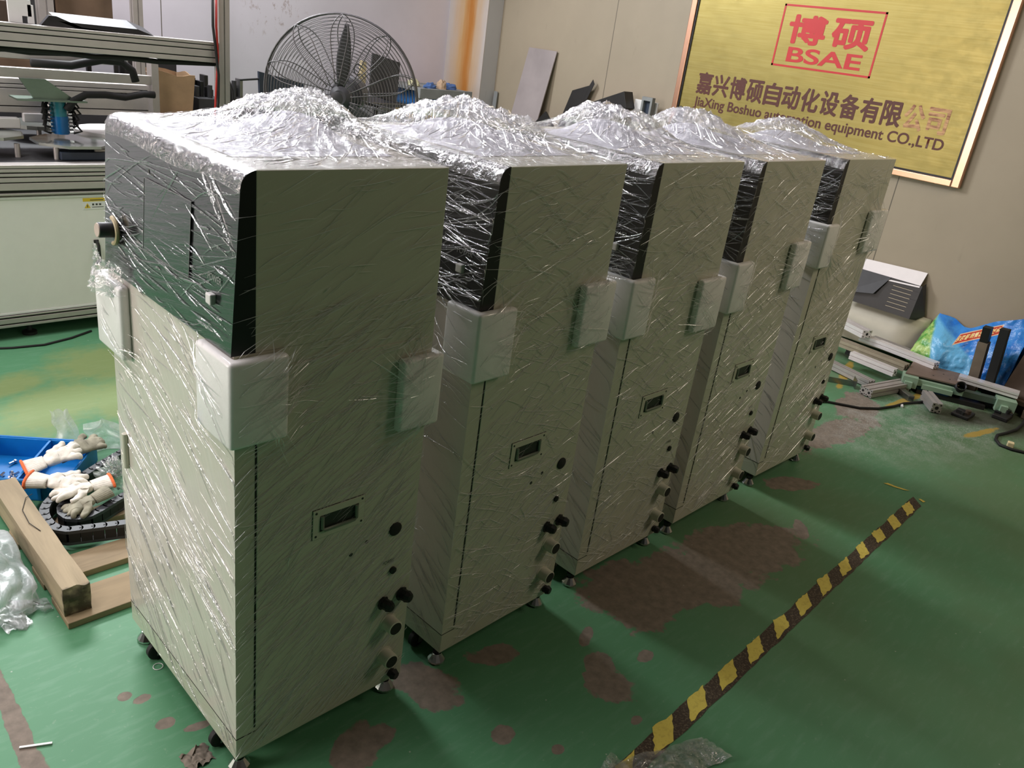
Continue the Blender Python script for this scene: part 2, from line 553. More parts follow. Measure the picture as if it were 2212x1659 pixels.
def floor_mat():
    t = NT('green_epoxy_floor')
    P = t.pos()
    big = t.noise(P, 0.9, 4, 0.55)
    fine = t.noise(P, 45, 4, 0.7)
    scuff = t.noise(t.scale(P, (3, 14, 1)), 3.0, 4, 0.6)
    col = t.mix(t.ramp(big, 0.3, 0.7), lin((76, 130, 92)), lin((90, 142, 106)))
    col = t.mix(t.math('MULTIPLY', t.ramp(scuff, 0.5, 0.8), 0.35), col, lin((124, 162, 138)))
    col = t.mix(t.math('MULTIPLY', t.ramp(fine, 0.62, 0.75), 0.35), col, lin((150, 168, 150)))
    # olive tone in broad patches, stronger towards the right
    olive_ = t.math('MULTIPLY', t.ramp(t.noise(P, 0.75, 4, 0.6), 0.36, 0.62), t.ramp(t.sep(P)[0], 0.6, 2.4))
    col = t.mix(t.math('MULTIPLY', olive_, 0.55), col, lin((96, 104, 72)))
    # yellowish paint residue on the left
    yl = blobs(t, P, [(0.30, 2.25, 0.34, 0.20, 0.5), (0.62, 2.62, 0.25, 0.22, 0.2), (0.2, 2.55, 0.18, 0.1, 0.4), (0.62, 2.2, 0.25, 0.25, 0)], 1.5, 0.4)
    col = t.mix(t.math('MULTIPLY', yl, 0.48), col, lin((152, 148, 84)))
    # bare grey-brown concrete where the coating has peeled
    spots = [(1.62, -0.17, 0.40, 0.17, -0.35), (2.05, -0.20, 0.34, 0.16, -0.3), (1.40, -0.20, 0.14, 0.10, 0.2),
             (0.57, -0.03, 0.07, 0.12, 0.3), (0.83, -0.06, 0.09, 0.045, -0.5), (1.065, -0.29, 0.055, 0.05, 0), (1.03, -0.36, 0.07, 0.085, 0.5),
             (1.22, -0.35, 0.03, 0.02, 0), (0.28, -0.10, 0.09, 0.06, 0.4), (0.36, -0.10, 0.06, 0.04, 0.3), (-0.06, 0.27, 0.025, 0.018, 0), (0.01, 0.21, 0.045, 0.014, -0.2),
             (-0.107, 0.42, 0.018, 0.018, 0), (-0.075, 0.385, 0.025, 0.016, 0), (0.05, 0.165, 0.03, 0.012, 0), (0.63, -0.30, 0.035, 0.03, 0),
             (0.98, -0.5, 0.022, 0.015, 0), (0.72, -0.43, 0.02, 0.016, 0), (2.75, -0.04, 0.16, 0.06, -0.5), (3.55, 0.10, 0.45, 0.10, -0.1), (4.05, 0.2, 0.25, 0.12, 0.2),
             (-0.355, 0.45, 0.022, 0.30, -0.05), (-0.35, 0.1, 0.03, 0.3, 0), (1.14, -0.17, 0.05, 0.02, 0.5), (2.42, -0.28, 0.08, 0.03, 0.6)]
    bare = blobs(t, P, spots, 1.5, 0.05)
    bc = t.mix(t.ramp(t.noise(P, 30, 4, 0.6), 0.3, 0.7), lin((112, 103, 93)), lin((138, 126, 114)))
    col = t.mix(bare, col, bc)
    # white dust and swarf around the offcuts by the wall
    dust = blobs(t, P, [(4.25, -0.2, 0.75, 0.28, -0.25), (4.6, 0.0, 0.5, 0.25, 0), (3.9, 0.05, 0.35, 0.14, 0)], 1.2, 0.6)
    sp = t.noise(P, 120, 2, 0.7)
    dusty = t.math('MULTIPLY', dust, t.math('ADD', t.math('MULTIPLY', t.ramp(sp, 0.56, 0.66), 0.75), t.math('MULTIPLY', t.ramp(t.noise(P, 9, 4, 0.7), 0.4, 0.7), 0.55)))
    col = t.mix(dusty, col, lin((176, 178, 172)))
    # shade under the offcuts, painted into the floor colour as dark patches
    pile_shade = blobs(t, P, [(4.62, -0.28, 0.36, 0.13, -0.55), (4.85, -0.5, 0.3, 0.16, 0)], 0.9, 0.35)
    col = t.mix(t.math('MULTIPLY', pile_shade, 0.8), col, lin((52, 46, 38)))
    # old yellow line under the offcuts
    yl2 = blobs(t, P, [(4.55, 0.06, 0.30, 0.025, -0.1), (4.42, -0.40, 0.16, 0.025, -0.2), (4.55, 0.5, 0.3, 0.03, 0.3)], 1.6, 0.15)
    col = t.mix(t.math('MULTIPLY', yl2, 0.85), col, lin((176, 146, 62)))
    # chips scattered everywhere
    vor = t.n('ShaderNodeTexVoronoi'); vor.inputs['Scale'].default_value = 11
    t.l(P, vor.inputs['Vector'])
    chips = t.ramp(vor.outputs['Distance'], 0.035, 0.02)
    col = t.mix(t.math('MULTIPLY', chips, 0.55), col, lin((190, 190, 182)))
    rough = t.math('ADD', 0.50, t.math('MULTIPLY', bare, 0.25))
    return t.set(col, rough, 0, t.bump(t.math('SUBTRACT', t.math('MULTIPLY', t.noise(P, 5, 3), 0.3), t.math('MULTIPLY', bare, 0.25)), 0.25, 0.004), None, None, None, 0.22)


def wall_mat(name, rgb, seam_axis=None, seams=(), extra=None):
    t = NT(name)
    P = t.pos()
    s = t.sep(P)
    c = lin(rgb)
    n1 = t.noise(P, 1.3, 4, 0.6)
    col = t.mix(t.ramp(n1, 0.3, 0.7), tuple(x * 0.93 for x in c), tuple(min(1, x * 1.05) for x in c))
    sm = t.noise(t.scale(P, (9, 9, 3.5)), 1.0, 3, 0.7)
    col = t.mix(t.math('MULTIPLY', t.ramp(sm, 0.66, 0.78), 0.3), col, tuple(x * 0.6 for x in c))
    if extra:
        col = extra(t, P, s, col)
    for y in seams:
        d = t.math('ABSOLUTE', t.math('SUBTRACT', s[seam_axis], y))
        col = t.mix(t.ramp(d, 0.0045, 0.0025), col, lin((92, 84, 72)))
    return t.set(col, 0.55, 0, t.bump(t.noise(P, 60, 2), 0.05, 0.003))


def stains(t, P, s, col):
    # brown specks on the white wall left of the fan, faint panel joints
    cx = t.math('SUBTRACT', s[0], 3.25); cz = t.math('SUBTRACT', s[2], 1.68)
    d = t.math('SQRT', t.math('ADD', t.math('MULTIPLY', cx, cx), t.math('MULTIPLY', t.math('MULTIPLY', cz, cz), 2.0)))
    near = t.ramp(d, 0.42, 0.12)
    sp = t.ramp(t.noise(t.scale(P, (1, 1, 0.6)), 22, 4, 0.7), 0.57, 0.66)
    col = t.mix(t.math('MULTIPLY', t.math('MULTIPLY', near, sp), 0.55), col, lin((132, 98, 76)))
    return col


def rust(t, P, s, col):
    y = t.math('ADD', s[1], t.math('MULTIPLY', t.math('SUBTRACT', t.noise(t.scale(P, (1, 6, 0.8)), 2.5, 5, 0.6), 0.5), 0.16))
    f = t.ramp(t.math('ABSOLUTE', t.math('SUBTRACT', y, 5.36)), 0.34, 0.06)
    f2 = t.ramp(t.math('ABSOLUTE', t.math('SUBTRACT', y, 5.33)), 0.11, 0.01)
    on = t.ramp(s[0], 5.215, 5.205)
    col = t.mix(t.math('MULTIPLY', t.math('MULTIPLY', f, 0.8), on), col, lin((196, 146, 62)))
    col = t.mix(t.math('MULTIPLY', t.math('MULTIPLY', f2, 0.85), on), col, lin((178, 108, 26)))
    return col


XW, YB, XL, YF, ZC = 5.4, 5.66, -5.0, -5.0, 4.6
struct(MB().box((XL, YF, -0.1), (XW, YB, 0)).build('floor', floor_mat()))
struct(MB().box((XW, YF, 0), (XW + 0.1, YB, ZC)).build('wall_right', wall_mat('beige_panel_wall', (160, 147, 127), 1, (3.64, 0.86, -1.93))))
struct(MB().box((XL, YB, 0), (XW + 0.1, YB + 0.1, ZC)).build('wall_back', wall_mat('white_plaster_wall', (222, 217, 228), 0, (2.25, 1.35), stains)))
struct(MB().box((XL - 0.1, YF, 0), (XL, YB, ZC)).build('wall_left', wall_mat('dark_left_wall', (90, 88, 84))))  # this wall, the front wall and the ceiling are darkened to cut bounced light
struct(MB().box((XL, YF - 0.1, 0), (XW + 0.1, YF, ZC)).build('wall_front', wall_mat('dim_front_wall', (64, 60, 52))))
struct(MB().box((XL, YF, ZC), (XW, YB, ZC + 0.1)).build('ceiling', wall_mat('grey_ceiling', (70, 70, 70))))
col_o = MB().box((5.2, 5.08, 0), (5.4, 5.66, ZC)).build('trim_1', wall_mat('column_plaster', (190, 188, 190), None, (), rust))
struct(col_o)

# ---------------------------------------------------------------- company sign on the right wall
def brass():
    t = NT('brushed_brass')
    P = t.pos()
    n = t.noise(t.scale(P, (1, 1.5, 60)), 2.0, 4, 0.6)
    sc = t.noise(t.scale(P, (3, 5, 9)), 2.0, 5, 0.7)
    col = t.mix(t.ramp(n, 0.3, 0.7), lin((152, 136, 76)), lin((164, 150, 92)))
    rg = t.math('ADD', 0.40, t.math('MULTIPLY', t.ramp(sc, 0.4, 0.7), 0.12))
    return t.set(col, rg, 0.75, t.bump(t.noise(P, 2.2, 2), 0.12, 0.05))


MAT['brass'] = brass()
MAT['copper'] = simple('rose_gold_frame', (226, 176, 146), 0.28, 0.85, 0.05, 5)
MAT['sign_red'] = simple('sign_red', (200, 42, 44), 0.45, 0, 0.03)
MAT['sign_brown'] = simple('sign_brown', (86, 40, 30), 0.5, 0, 0.05)


def fade_brown():
    t = NT('worn_brown_letter')
    n = t.noise(t.scale(t.pos(), (1, 2, 9)), 6, 4, 0.6)
    return t.set(t.mix(t.ramp(n, 0.35, 0.6), lin((132, 76, 54)), lin((206, 160, 112))), 0.5)


MAT['sign_faded'] = fade_brown()
sg = thing('company_sign', 'large brass company sign with red and brown lettering on the beige wall', 'sign', (5.4, 1.65, 1.2))
O = sg.location
def on_sign(lo, hi):
    return tuple(Vector(lo) - O), tuple(Vector(hi) - O)
m = MB(); m.box(*on_sign((5.375, 0.5, 1.25), (5.398, 2.80, 2.50))); m.build('plate', 'brass', sg)
m = MB()
for lo, hi in (((5.355, 0.445, 1.205), (5.398, 0.50, 2.56)), ((5.355, 2.80, 1.205), (5.398, 2.85, 2.56)), ((5.355, 0.50, 1.205), (5.398, 2.80, 1.25)), ((5.355, 0.50, 2.51), (5.398, 2.80, 2.56))):
    m.box(*on_sign(lo, hi), bevel=0.006)
m.build('frame', 'copper', sg)
m = MB()
for lo, hi in (((5.366, 0.50, 1.25), (5.3755, 0.514, 2.51)), ((5.366, 2.786, 1.25), (5.3755, 2.80, 2.51)), ((5.366, 0.514, 1.25), (5.3755, 2.786, 1.262))):
    m.box(*on_sign(lo, hi))
m.build('frame_lip', 'darksteel', sg)
m = MB()
w_ = 0.014
for lo, hi in (((1.255, 1.80), (2.035, 1.80 + w_)), ((1.255, 2.228 - w_), (2.035, 2.228)), ((1.255, 1.80), (1.255 + w_, 2.228)), ((2.035 - w_, 1.80), (2.035, 2.228))):
    m.box(*on_sign((5.3735, lo[0], lo[1]), (5.3752, hi[0], hi[1])))
m.build('red_border', 'sign_red', sg)


def sign_M(y, z):
    M = Matrix(((0, 0, -1, 5.3745 - O.x), (-1, 0, 0, y - O.y), (0, 1, 0, z - O.z), (0, 0, 0, 1)))
    return M


def glyphs(name, items, mats, bold):
    """several characters as one lettering; each is laid down a few times slightly shifted to make the strokes heavy"""
    m = MB()
    for ch, y, z, w, h, mi in items:
        t = text_mesh('tmp', ch, mats[mi], None, Matrix.Identity(4), 1, 1, 0.0, 0.0)
        co = [v.co.copy() for v in t.data.vertices]
        fs = [tuple(p.vertices) for p in t.data.polygons]
        bpy.data.objects.remove(t)
        M = sign_M(y, z)
        offs = [(0, 0)] + [(bold * math.cos(k * PI / 4), bold * math.sin(k * PI / 4)) for k in range(8)]
        for k, (dx, dy) in enumerate(offs):
            m.add([M @ Vector((bold + c.x * (w - 2 * bold) + dx, bold + c.y * (h - 2 * bold) + dy, 0.0008 + 0.00004 * k)) for c in co], fs, mi)
    return m.build(name, mats, sg)


glyphs('red_characters', [('博', 1.962, 1.965, 0.30, 0.20, 0), ('硕', 1.618, 1.965, 0.295, 0.20, 0)], ['sign_red'], 0.0085)
text_mesh('red_initials', 'BSAE', 'sign_red', sg, sign_M(1.925, 1.838), 0.58, 0.105, 0.022)
chars = '嘉兴博硕自动化设备有限公司'
pitch = (2.655 - 0.635) / 13
glyphs('company_name', [(ch, 2.655 - i * pitch, 1.512, pitch * 0.92, 0.168, 1 if i >= 11 else 0) for i, ch in enumerate(chars)], ['sign_brown', 'sign_faded'], 0.0048)
text_mesh('english_name', 'JiaXing Boshuo automation equipment CO.,LTD', 'sign_brown', sg, sign_M(2.65, 1.392), 2.02, 0.098, 0.020)

# ---------------------------------------------------------------- hazard tape on the floor
def tape():
    t = NT('tape_yellow'); P = t.pos()
    n = t.noise(P, 60, 4, 0.7)
    c = t.mix(t.ramp(n, 0.5, 0.8), lin((216, 198, 92)), lin((182, 160, 72)))
    y = t.set(c, 0.55)
    t = NT('tape_worn_black'); P = t.pos()
    c = t.mix(t.ramp(t.noise(P, 140, 3, 0.7), 0.5, 0.66), lin((56, 44, 34)), lin((108, 96, 76)))
    return y, t.set(c, 0.7)


ty, tb = tape()
yel = [((0.889, -0.564), (0.80, -0.5665), (0.76, -0.630), (0.80, -0.628)),
       ((0.996, -0.547), (1.086, -0.552), (1.005, -0.616), (0.921, -0.612)), ((1.171, -0.548), (1.268, -0.542), (1.202, -0.601), (1.109, -0.606)),
       ((1.355, -0.54), (1.452, -0.536), (1.393, -0.59), (1.295, -0.595)), ((1.55, -0.529), (1.635, -0.529), (1.573, -0.584), (1.48, -0.588)),
       ((1.752, -0.516), (1.818, -0.524), (1.773, -0.57), (1.671, -0.58)), ((1.916, -0.518), (2.014, -0.514), (1.956, -0.564), (1.862, -0.57)),
       ((2.121, -0.5), (2.204, -0.504), (2.131, -0.558), (2.043, -0.564)), ((2.308, -0.5), (2.394, -0.498), (2.325, -0.551), (2.241, -0.551)),
       ((2.497, -0.489), (2.571, -0.487), (2.509, -0.544), (2.432, -0.542)), ((2.674, -0.481), (2.756, -0.484), (2.697, -0.537), (2.62, -0.535)),
       ((2.861, -0.474), (2.937, -0.473), (2.874, -0.534), (2.793, -0.533)), ((3.047, -0.466), (3.135, -0.469), (3.068, -0.521), (2.979, -0.523))]
m = MB()
N = 60
vs = []
for i in range(N + 1):
    k = i / N
    x = 0.72 + k * (3.20 - 0.72)
    ya = -0.568 + k * 0.105 + random.uniform(-.003, .003)
    yb = -0.632 + k * 0.108 + random.uniform(-.003, .003)
    vs += [(x, ya, 0.0012), (x - 0.06, yb, 0.0012)]
m.add(vs, [(2 * i, 2 * i + 2, 2 * i + 3, 2 * i + 1) for i in range(N)], 0)
for q in yel:
    pts = []
    for a in range(4):
        p0, p1 = Vector(q[a]), Vector(q[(a + 1) % 4])
        for s_ in range(6):
            p = p0.lerp(p1, s_ / 6)
            jj = 0.0035 if s_ else 0.0
            pts.append((p.x + random.uniform(-jj, jj), p.y + random.uniform(-jj, jj), 0.0022))
    m.add(pts, [tuple(range(len(pts)))], 1)
# the torn end and a stray strip
m.add([(3.198, -0.318, .002), (3.222, -0.33, .002), (3.226, -0.37, .002), (3.245, -0.43, .002), (3.225, -0.41, .002), (3.208, -0.365, .002)], [(0, 1, 2, 3, 4, 5)], 1)
m.add([(3.20, -0.488, .002), (3.21, -0.495, .002), (3.205, -0.52, .002), (3.185, -0.515, .002)], [(0, 1, 2, 3)], 1)
tag(m.build('hazard_tape', [tb, ty]), 'worn yellow and black striped hazard tape stuck on the green floor', 'tape')

# ---------------------------------------------------------------- film-wrapped control cabinets
D, W, Z0, ZP, ZH, ZT = 0.498, 0.638, 0.065, 0.134, 1.135, 1.489


def panel_profile():
    pts = [(0.045, ZH), (-0.006, ZH)]
    top_x = 0.014
    r = 0.034
    cx, cz = top_x + r, ZT - r
    for i in range(9):
        a = PI - (PI / 2) * i / 8
        pts.append((min(cx + r * math.cos(a), 0.045), cz + r * math.sin(a)))
    pts.append((0.045, ZT))
    out = []
    for p in pts:
        if not out or (Vector(p) - Vector(out[-1])).length > 1e-4:
            out.append(p)
    return out


def panel_x(z):
    return -0.006 + (z - ZH) / (ZT - 0.034 - ZH) * 0.020


def cabinet_common(root):
    P = root
    # lower body: front face has its own film direction
    m = MB()
    lo, hi = (0, 0, ZP), (D, W, ZH)
    x0, y0, z0 = lo; x1, y1, z1 = hi
    m.add([(x0, y0, z0), (x0, y1, z0), (x0, y1, z1), (x0, y0, z1)], [(0, 1, 2, 3)], 1)
    m.add([(x0, y0, z0), (x1, y0, z0), (x1, y0, z1), (x0, y0, z1), (x0, y1, z0), (x1, y1, z0), (x1, y1, z1), (x0, y1, z1)],
          [(0, 1, 2, 3), (5, 4, 7, 6), (1, 5, 6, 2), (3, 2, 6, 7), (4, 5, 1, 0)], 0)
    m.build('body', ['paint_side', 'paint_front'], P, flip_fix=True)
    # access door of the near side with its dark gap line
    m = MB().box((0.0495, -0.0022, 0.150), (0.487, 0.003, 1.098), bevel=0.001, mi=0)
    m.build('access_door', ['paint_side'], P)
    m = MB().box((0.0455, -0.0008, 0.146), (0.0490, 0.002, 1.10), mi=0)
    m.box((0.0, -0.0006, ZP - 0.0022), (0.05, 0.002, ZP - 0.0002)).box((-0.0006, 0.0, ZP - 0.0022), (0.002, W, ZP - 0.0002))
    m.build('door_gap', 'seam', P)
    m = MB().box((0.0, 0.0, Z0), (D, W, ZP - 0.002), bevel=0.002)
    m.build('plinth', ['paint_side'], P)
    m = MB().box((0.045, 0, ZH), (D, W, ZT), bevel=0.0015)
    m.build('hood', ['paint_side'], P)
    # black operator panel
    prof = panel_profile()
    n = len(prof)
    m = MB()
    vs = [(x, 0.0, z) for x, z in prof] + [(x, W, z) for x, z in prof]
    m.add(vs, [(i, (i + 1) % n, n + (i + 1) % n, n + i) for i in range(n)], 0)
    m.add([(x, 0.0, z) for x, z in prof], [tuple(range(n))], 1)
    m.add([(x, W, z) for x, z in prof], [tuple(reversed(range(n)))], 1)
    m.build('front_panel', ['black_panel', 'black_side'], P, smooth=True)
    # touch screen lying on the sloped panel
    def onp(y, z, off):
        return (panel_x(z) - off, y, z)
    m = MB()
    ya, yb, za, zb = 0.185, 0.41, 1.238, 1.392
    m.prism([onp(ya, za, 0.003), onp(yb, za, 0.003), onp(yb, zb, 0.003), onp(ya, zb, 0.003)], (0, 0, 0), (0.006, 0, 0))
    scr = m.build('touch_screen', 'black_panel', P)
    m = MB()
    for (a, b) in (((ya, za), (yb, za)), ((yb, za), (yb, zb)), ((yb, zb), (ya, zb)), ((ya, zb), (ya, za))):
        m.tube([onp(a[0], a[1], 0.0032), onp(b[0], b[1], 0.0032)], 0.0007, 4)
    m.build('screen_edge', 'dim_print', scr)
    # maker mark above the screen (small light triangle and bar)
    m = MB()
    m.add([onp(0.40, 1.402, .001), onp(0.388, 1.402, .001), onp(0.394, 1.416, .001)], [(0, 1, 2)])
    m.prism([onp(0.384, 1.403, .001), onp(0.366, 1.403, .001), onp(0.366, 1.407, .001), onp(0.384, 1.407, .001)], (0, 0, 0), (0.001, 0, 0))
    m.build('maker_mark', 'grey_print', P)
    # emergency stop: housing, cap and guard ring
    zc, yc = 1.240, 0.566
    xk = panel_x(zc)
    m = MB().lathe((xk, yc, zc), (-1, 0, 0.06), [(0, 0.024), (0.004, 0.024), (0.005, 0.0175), (0.040, 0.0175), (0.042, 0.016)], 28)
    kn = m.build('emergency_knob', 'darkgrey', P, smooth=True)
    m = MB().lathe((xk - 0.0425, yc, zc + 0.0026), (-1, 0, 0.06), [(0, 0.0165), (0.002, 0.0155)], 28)
    m.build('knob_cap', 'cap_pink', kn, smooth=True)
    m = MB()
    m.tube([(xk - 0.010, yc + 0.030 * math.cos(a), zc + 0.030 * math.sin(a)) for a in [PI * (0.52 + 0.96 * i / 24) for i in range(25)]], 0.0055, 8)
    m.build('guard_ring', 'tan', P, smooth=True)
    # power switch and its word
    zc, yc = 1.228, 0.082
    xk = panel_x(zc)
    m = MB().box((xk - 0.012, yc - 0.011, zc - 0.011), (xk + 0.002, yc + 0.011, zc + 0.011), bevel=0.003)
    m.build('power_switch', 'white', P)
    Mx = Matrix(((0, 0.062, -1, panel_x(1.262) - 0.0012), (-1, 0, 0, 0.105), (0, 1, 0, 1.262), (0, 0, 0, 1)))
    text_mesh('power_lettering', 'POWER', 'dim_print', P, Mx, 0.056, 0.014, 0.006)
    # recessed pull handle on the access door
    hx0, hx1, hz0, hz1 = 0.188, 0.330, 0.640, 0.719
    m = MB()
    fr = 0.018
    for lo, hi in (((hx0, hz0), (hx1, hz0 + fr)), ((hx0, hz1 - fr), (hx1, hz1)), ((hx0, hz0 + fr), (hx0 + fr, hz1 - fr)), ((hx1 - fr, hz0 + fr), (hx1, hz1 - fr))):
        m.box((lo[0], -0.0052, lo[1]), (hi[0], -0.001, hi[1]), bevel=0.0008)
    h = m.build('recessed_handle', 'paint_side', P)
    m = MB().box((hx0 + fr, -0.0032, hz0 + fr), (hx1 - fr, -0.001, hz1 - fr))
    m.box((hx0 - .0015, -0.0030, hz0 - .0015), (hx1 + .0015, -0.0015, hz1 + .0015))
    m.build('handle_recess', 'darkhandle', h)
    m = MB()
    m.tube([(hx0 + 0.024, -0.006, hz1 - 0.020), (hx0 + 0.024, -0.0075, hz0 + 0.026), (hx0 + 0.030, -0.0075, hz0 + 0.021), (hx1 - 0.030, -0.0075, hz0 + 0.021), (hx1 - 0.024, -0.0075, hz0 + 0.026), (hx1 - 0.024, -0.006, hz1 - 0.020)], 0.0045, 8)
    m.build('grip', 'greypart', h, smooth=True)
    for (x, z) in ((hx0 + .008, hz1 - .008), (hx1 - .008, hz1 - .008), (hx1 - .008, hz0 + .008), (hx0 + .008, hz0 + .008)):
        MB().lathe((x, -0.005, z), (0, -1, 0), [(0, 0.0034), (0.0012, 0.0026)], 10).build('screw', 'darkhandle', h, smooth=True)
    # connection column near the back edge
    m = MB().lathe((0.432, -0.002, 0.582), (0, -1, 0), [(0, 0.019), (0.003, 0.019), (0.005, 0.016)], 24)
    m.build('hole_plug', 'rubber', P, smooth=True)
    m = MB().lathe((0.434, -0.002, 0.454), (0, -1, 0), [(0, 0.010), (0.006, 0.010), (0.008, 0.006)], 18)
    m.build('mains_inlet', 'black', P, smooth=True)
    Mt = Matrix(((1, 0, 0, 0.402), (0, 0, -1, -0.0026), (0, 1, 0, 0.480), (0, 0, 0, 1)))
    text_mesh('inlet_lettering', 'POWER', 'grey_print', P, Mt, 0.034, 0.011, 0.004, 0.0004)
    for (x, z, s) in ((0.410, 0.358, 1.0), (0.470, 0.362, 1.05)):
        m = MB().lathe((x, -0.002, z), (0.25, -1, 0.0), [(0, 0.019 * s), (0.006, 0.019 * s), (0.007, 0.015 * s), (0.018, 0.015 * s), (0.022, 0.0165 * s), (0.034, 0.012 * s), (0.036, 0.006 * s)], 8)
        m.build('cable_gland', 'black', P)
    for (x, z) in ((0.434, 0.284), (0.430, 0.172)):
        m = MB().lathe((x, -0.002, z), (0, -1, 0), [(0, 0.026), (0.002, 0.026), (0.0025, 0.0215), (0.036, 0.0215), (0.037, 0.020)], 28)
        pt = m.build('air_port', 'paint', P, smooth=True)
        m = MB().lathe((x, -0.0385, z), (0, -1, 0), [(0, 0.0185), (0.0012, 0.0180)], 24)
        m.build('port_opening', 'seam', pt, smooth=True)
    m = MB().lathe((0.458, -0.002, 0.094), (0.2, -1, 0), [(0, 0.013), (0.01, 0.013), (0.012, 0.016), (0.024, 0.011)], 10)
    m.build('drain_plug', 'black', P)
    for (x, z) in ((0.30, 0.555), (0.345, 0.575)):
        MB().lathe((x, -0.002, z), (0, -1, 0), [(0, 0.006), (0.001, 0.005)], 10).build('blind_rivet', 'darkhandle', P, smooth=True)
    # hinge on the far edge of the front
    m = MB().cyl((-0.004, W - 0.05, 0.60), (-0.004, W - 0.05, 0.70), 0.008, n=14)
    m.build('hinge', 'paint', P, smooth=True)
    # feet and castors
    for (x, y) in ((0.026, 0.036), (0.472, 0.036), (0.026, W - 0.036), (0.472, W - 0.036)):
        m = MB().lathe((x, y, 0.0), (0, 0, 1), [(0, 0.026), (0.005, 0.028), (0.009, 0.027), (0.028, 0.014), (0.030, 0.013)], 12)
        ft = m.build('levelling_foot', 'chrome', P)
        MB().cyl((x, y, 0.028), (x, y, 0.066), 0.009, n=12).lathe((x, y, 0.036), (0, 0, 1), [(0, 0.015), (0.012, 0.015)], 6).build('threaded_stem', 'darksteel', ft)
    for (x, y) in ((0.035, 0.125), (0.465, 0.125), (0.035, W - 0.125), (0.465, W - 0.125)):
        m = MB().box((x - 0.024, y - 0.024, 0.060), (x + 0.024, y + 0.024, 0.0648))
        for s in (-1, 1):
            m.prism([(x - 0.016, y + s * 0.014, 0.0602), (x + 0.016, y + s * 0.014, 0.0602), (x - 0.006, y + s * 0.014, 0.020), (x - 0.022, y + s * 0.014, 0.020)], (0, 0, 0), (0, s * 0.002, 0))
        ca = m.build('castor', 'steel', P)
        m = MB().lathe((x - 0.016, y - 0.011, 0.0285), (0, 1, 0), [(0, 0.020), (0.002, 0.0265), (0.004, 0.0285), (0.018, 0.0285), (0.020, 0.0265), (0.022, 0.020)], 24)
        wh = m.build('wheel', 'rubber', ca, smooth=True)
        MB().lathe((x - 0.016, y - 0.0165, 0.0285), (0, 1, 0), [(0, 0.005), (0.033, 0.005)], 6).build('axle', 'chrome', wh)


def copy_tree(src, parent):
    for ch in src.children:
        c = ch.copy()
        COL.objects.link(c)
        c.parent = parent
        copy_tree(ch, c)


def pad_mesh(corner, xa, xb, ya, yb, z0, z1, th=0.026):
    """L-shaped foam corner: outer edges xa..xb, ya..yb; corner says which outer corner ('00' = near front)"""
    cx, cy = corner
    # outer corner point and directions into the faces
    ox = xa if cx == 0 else xb
    oy = ya if cy == 0 else yb
    sx = 1 if cx == 0 else -1
    sy = 1 if cy == 0 else -1
    ex = xb if cx == 0 else xa
    ey = yb if cy == 0 else ya
    poly = [(ox, oy), (ex, oy), (ex, oy + sy * th), (ox + sx * th, oy + sy * th), (ox + sx * th, ey), (ox, ey)]
    if sx * sy < 0:
        poly.reverse()
    bm = bmesh.new()
    vs = [bm.verts.new((x, y, z0)) for x, y in poly]
    f = bm.faces.new(vs)
    r = bmesh.ops.extrude_face_region(bm, geom=[f])
    for g in r['geom']:
        if isinstance(g, bmesh.types.BMVert):
            g.co.z = z1
    bmesh.ops.recalc_face_normals(bm, faces=bm.faces[:])
    bmesh.ops.bevel(bm, geom=bm.edges[:], offset=0.009, segments=3, affect='EDGES', profile=0.5)
    m = MB()
    m.bm(bm)
    return m


def fold_strip(m, base, rnd, u, v, th, length, width, ridge, bend):
    """one pulled fold of film: a thin tent-shaped strip that tapers to both ends"""
    n = 5
    vs = []
    for i in range(n + 1):
        k = i / n
        s = (k - 0.5) * length
        off = bend * (1 - (2 * k - 1) ** 2)
        cu, sv = math.cos(th), math.sin(th)
        uu, vv = u + cu * s - sv * off, v + sv * s + cu * off
        w = width * (0.12 + 0.88 * math.sin(PI * k) ** 0.7)
        for q, hgt in ((-0.5, 0.0), (0.1, ridge * math.sin(PI * k)), (0.5, 0.0)):
            vs.append(base(uu - sv * w * q, vv + cu * w * q, 0.0009 + hgt))
    fs = []
    for i in range(n):
        for q in range(2):
            a = i * 3 + q
            fs.append((a, a + 1, a + 4, a + 3))
    m.add(vs, fs)


def lift(u, v, pads, ramp=0.05):
    """how far the film stands off the sheet metal beside a pad"""
    h = 0.0
    for (u0, u1, v0, v1, th) in pads:
        du = max(u0 - u, 0, u - u1)
        dv = max(v0 - v, 0, v - v1)
        d = math.hypot(du, dv)
        if d < ramp:
            h = max(h, th * (1 - d / ramp) ** 1.3 + (0.0012 if d == 0 else 0))
    return h


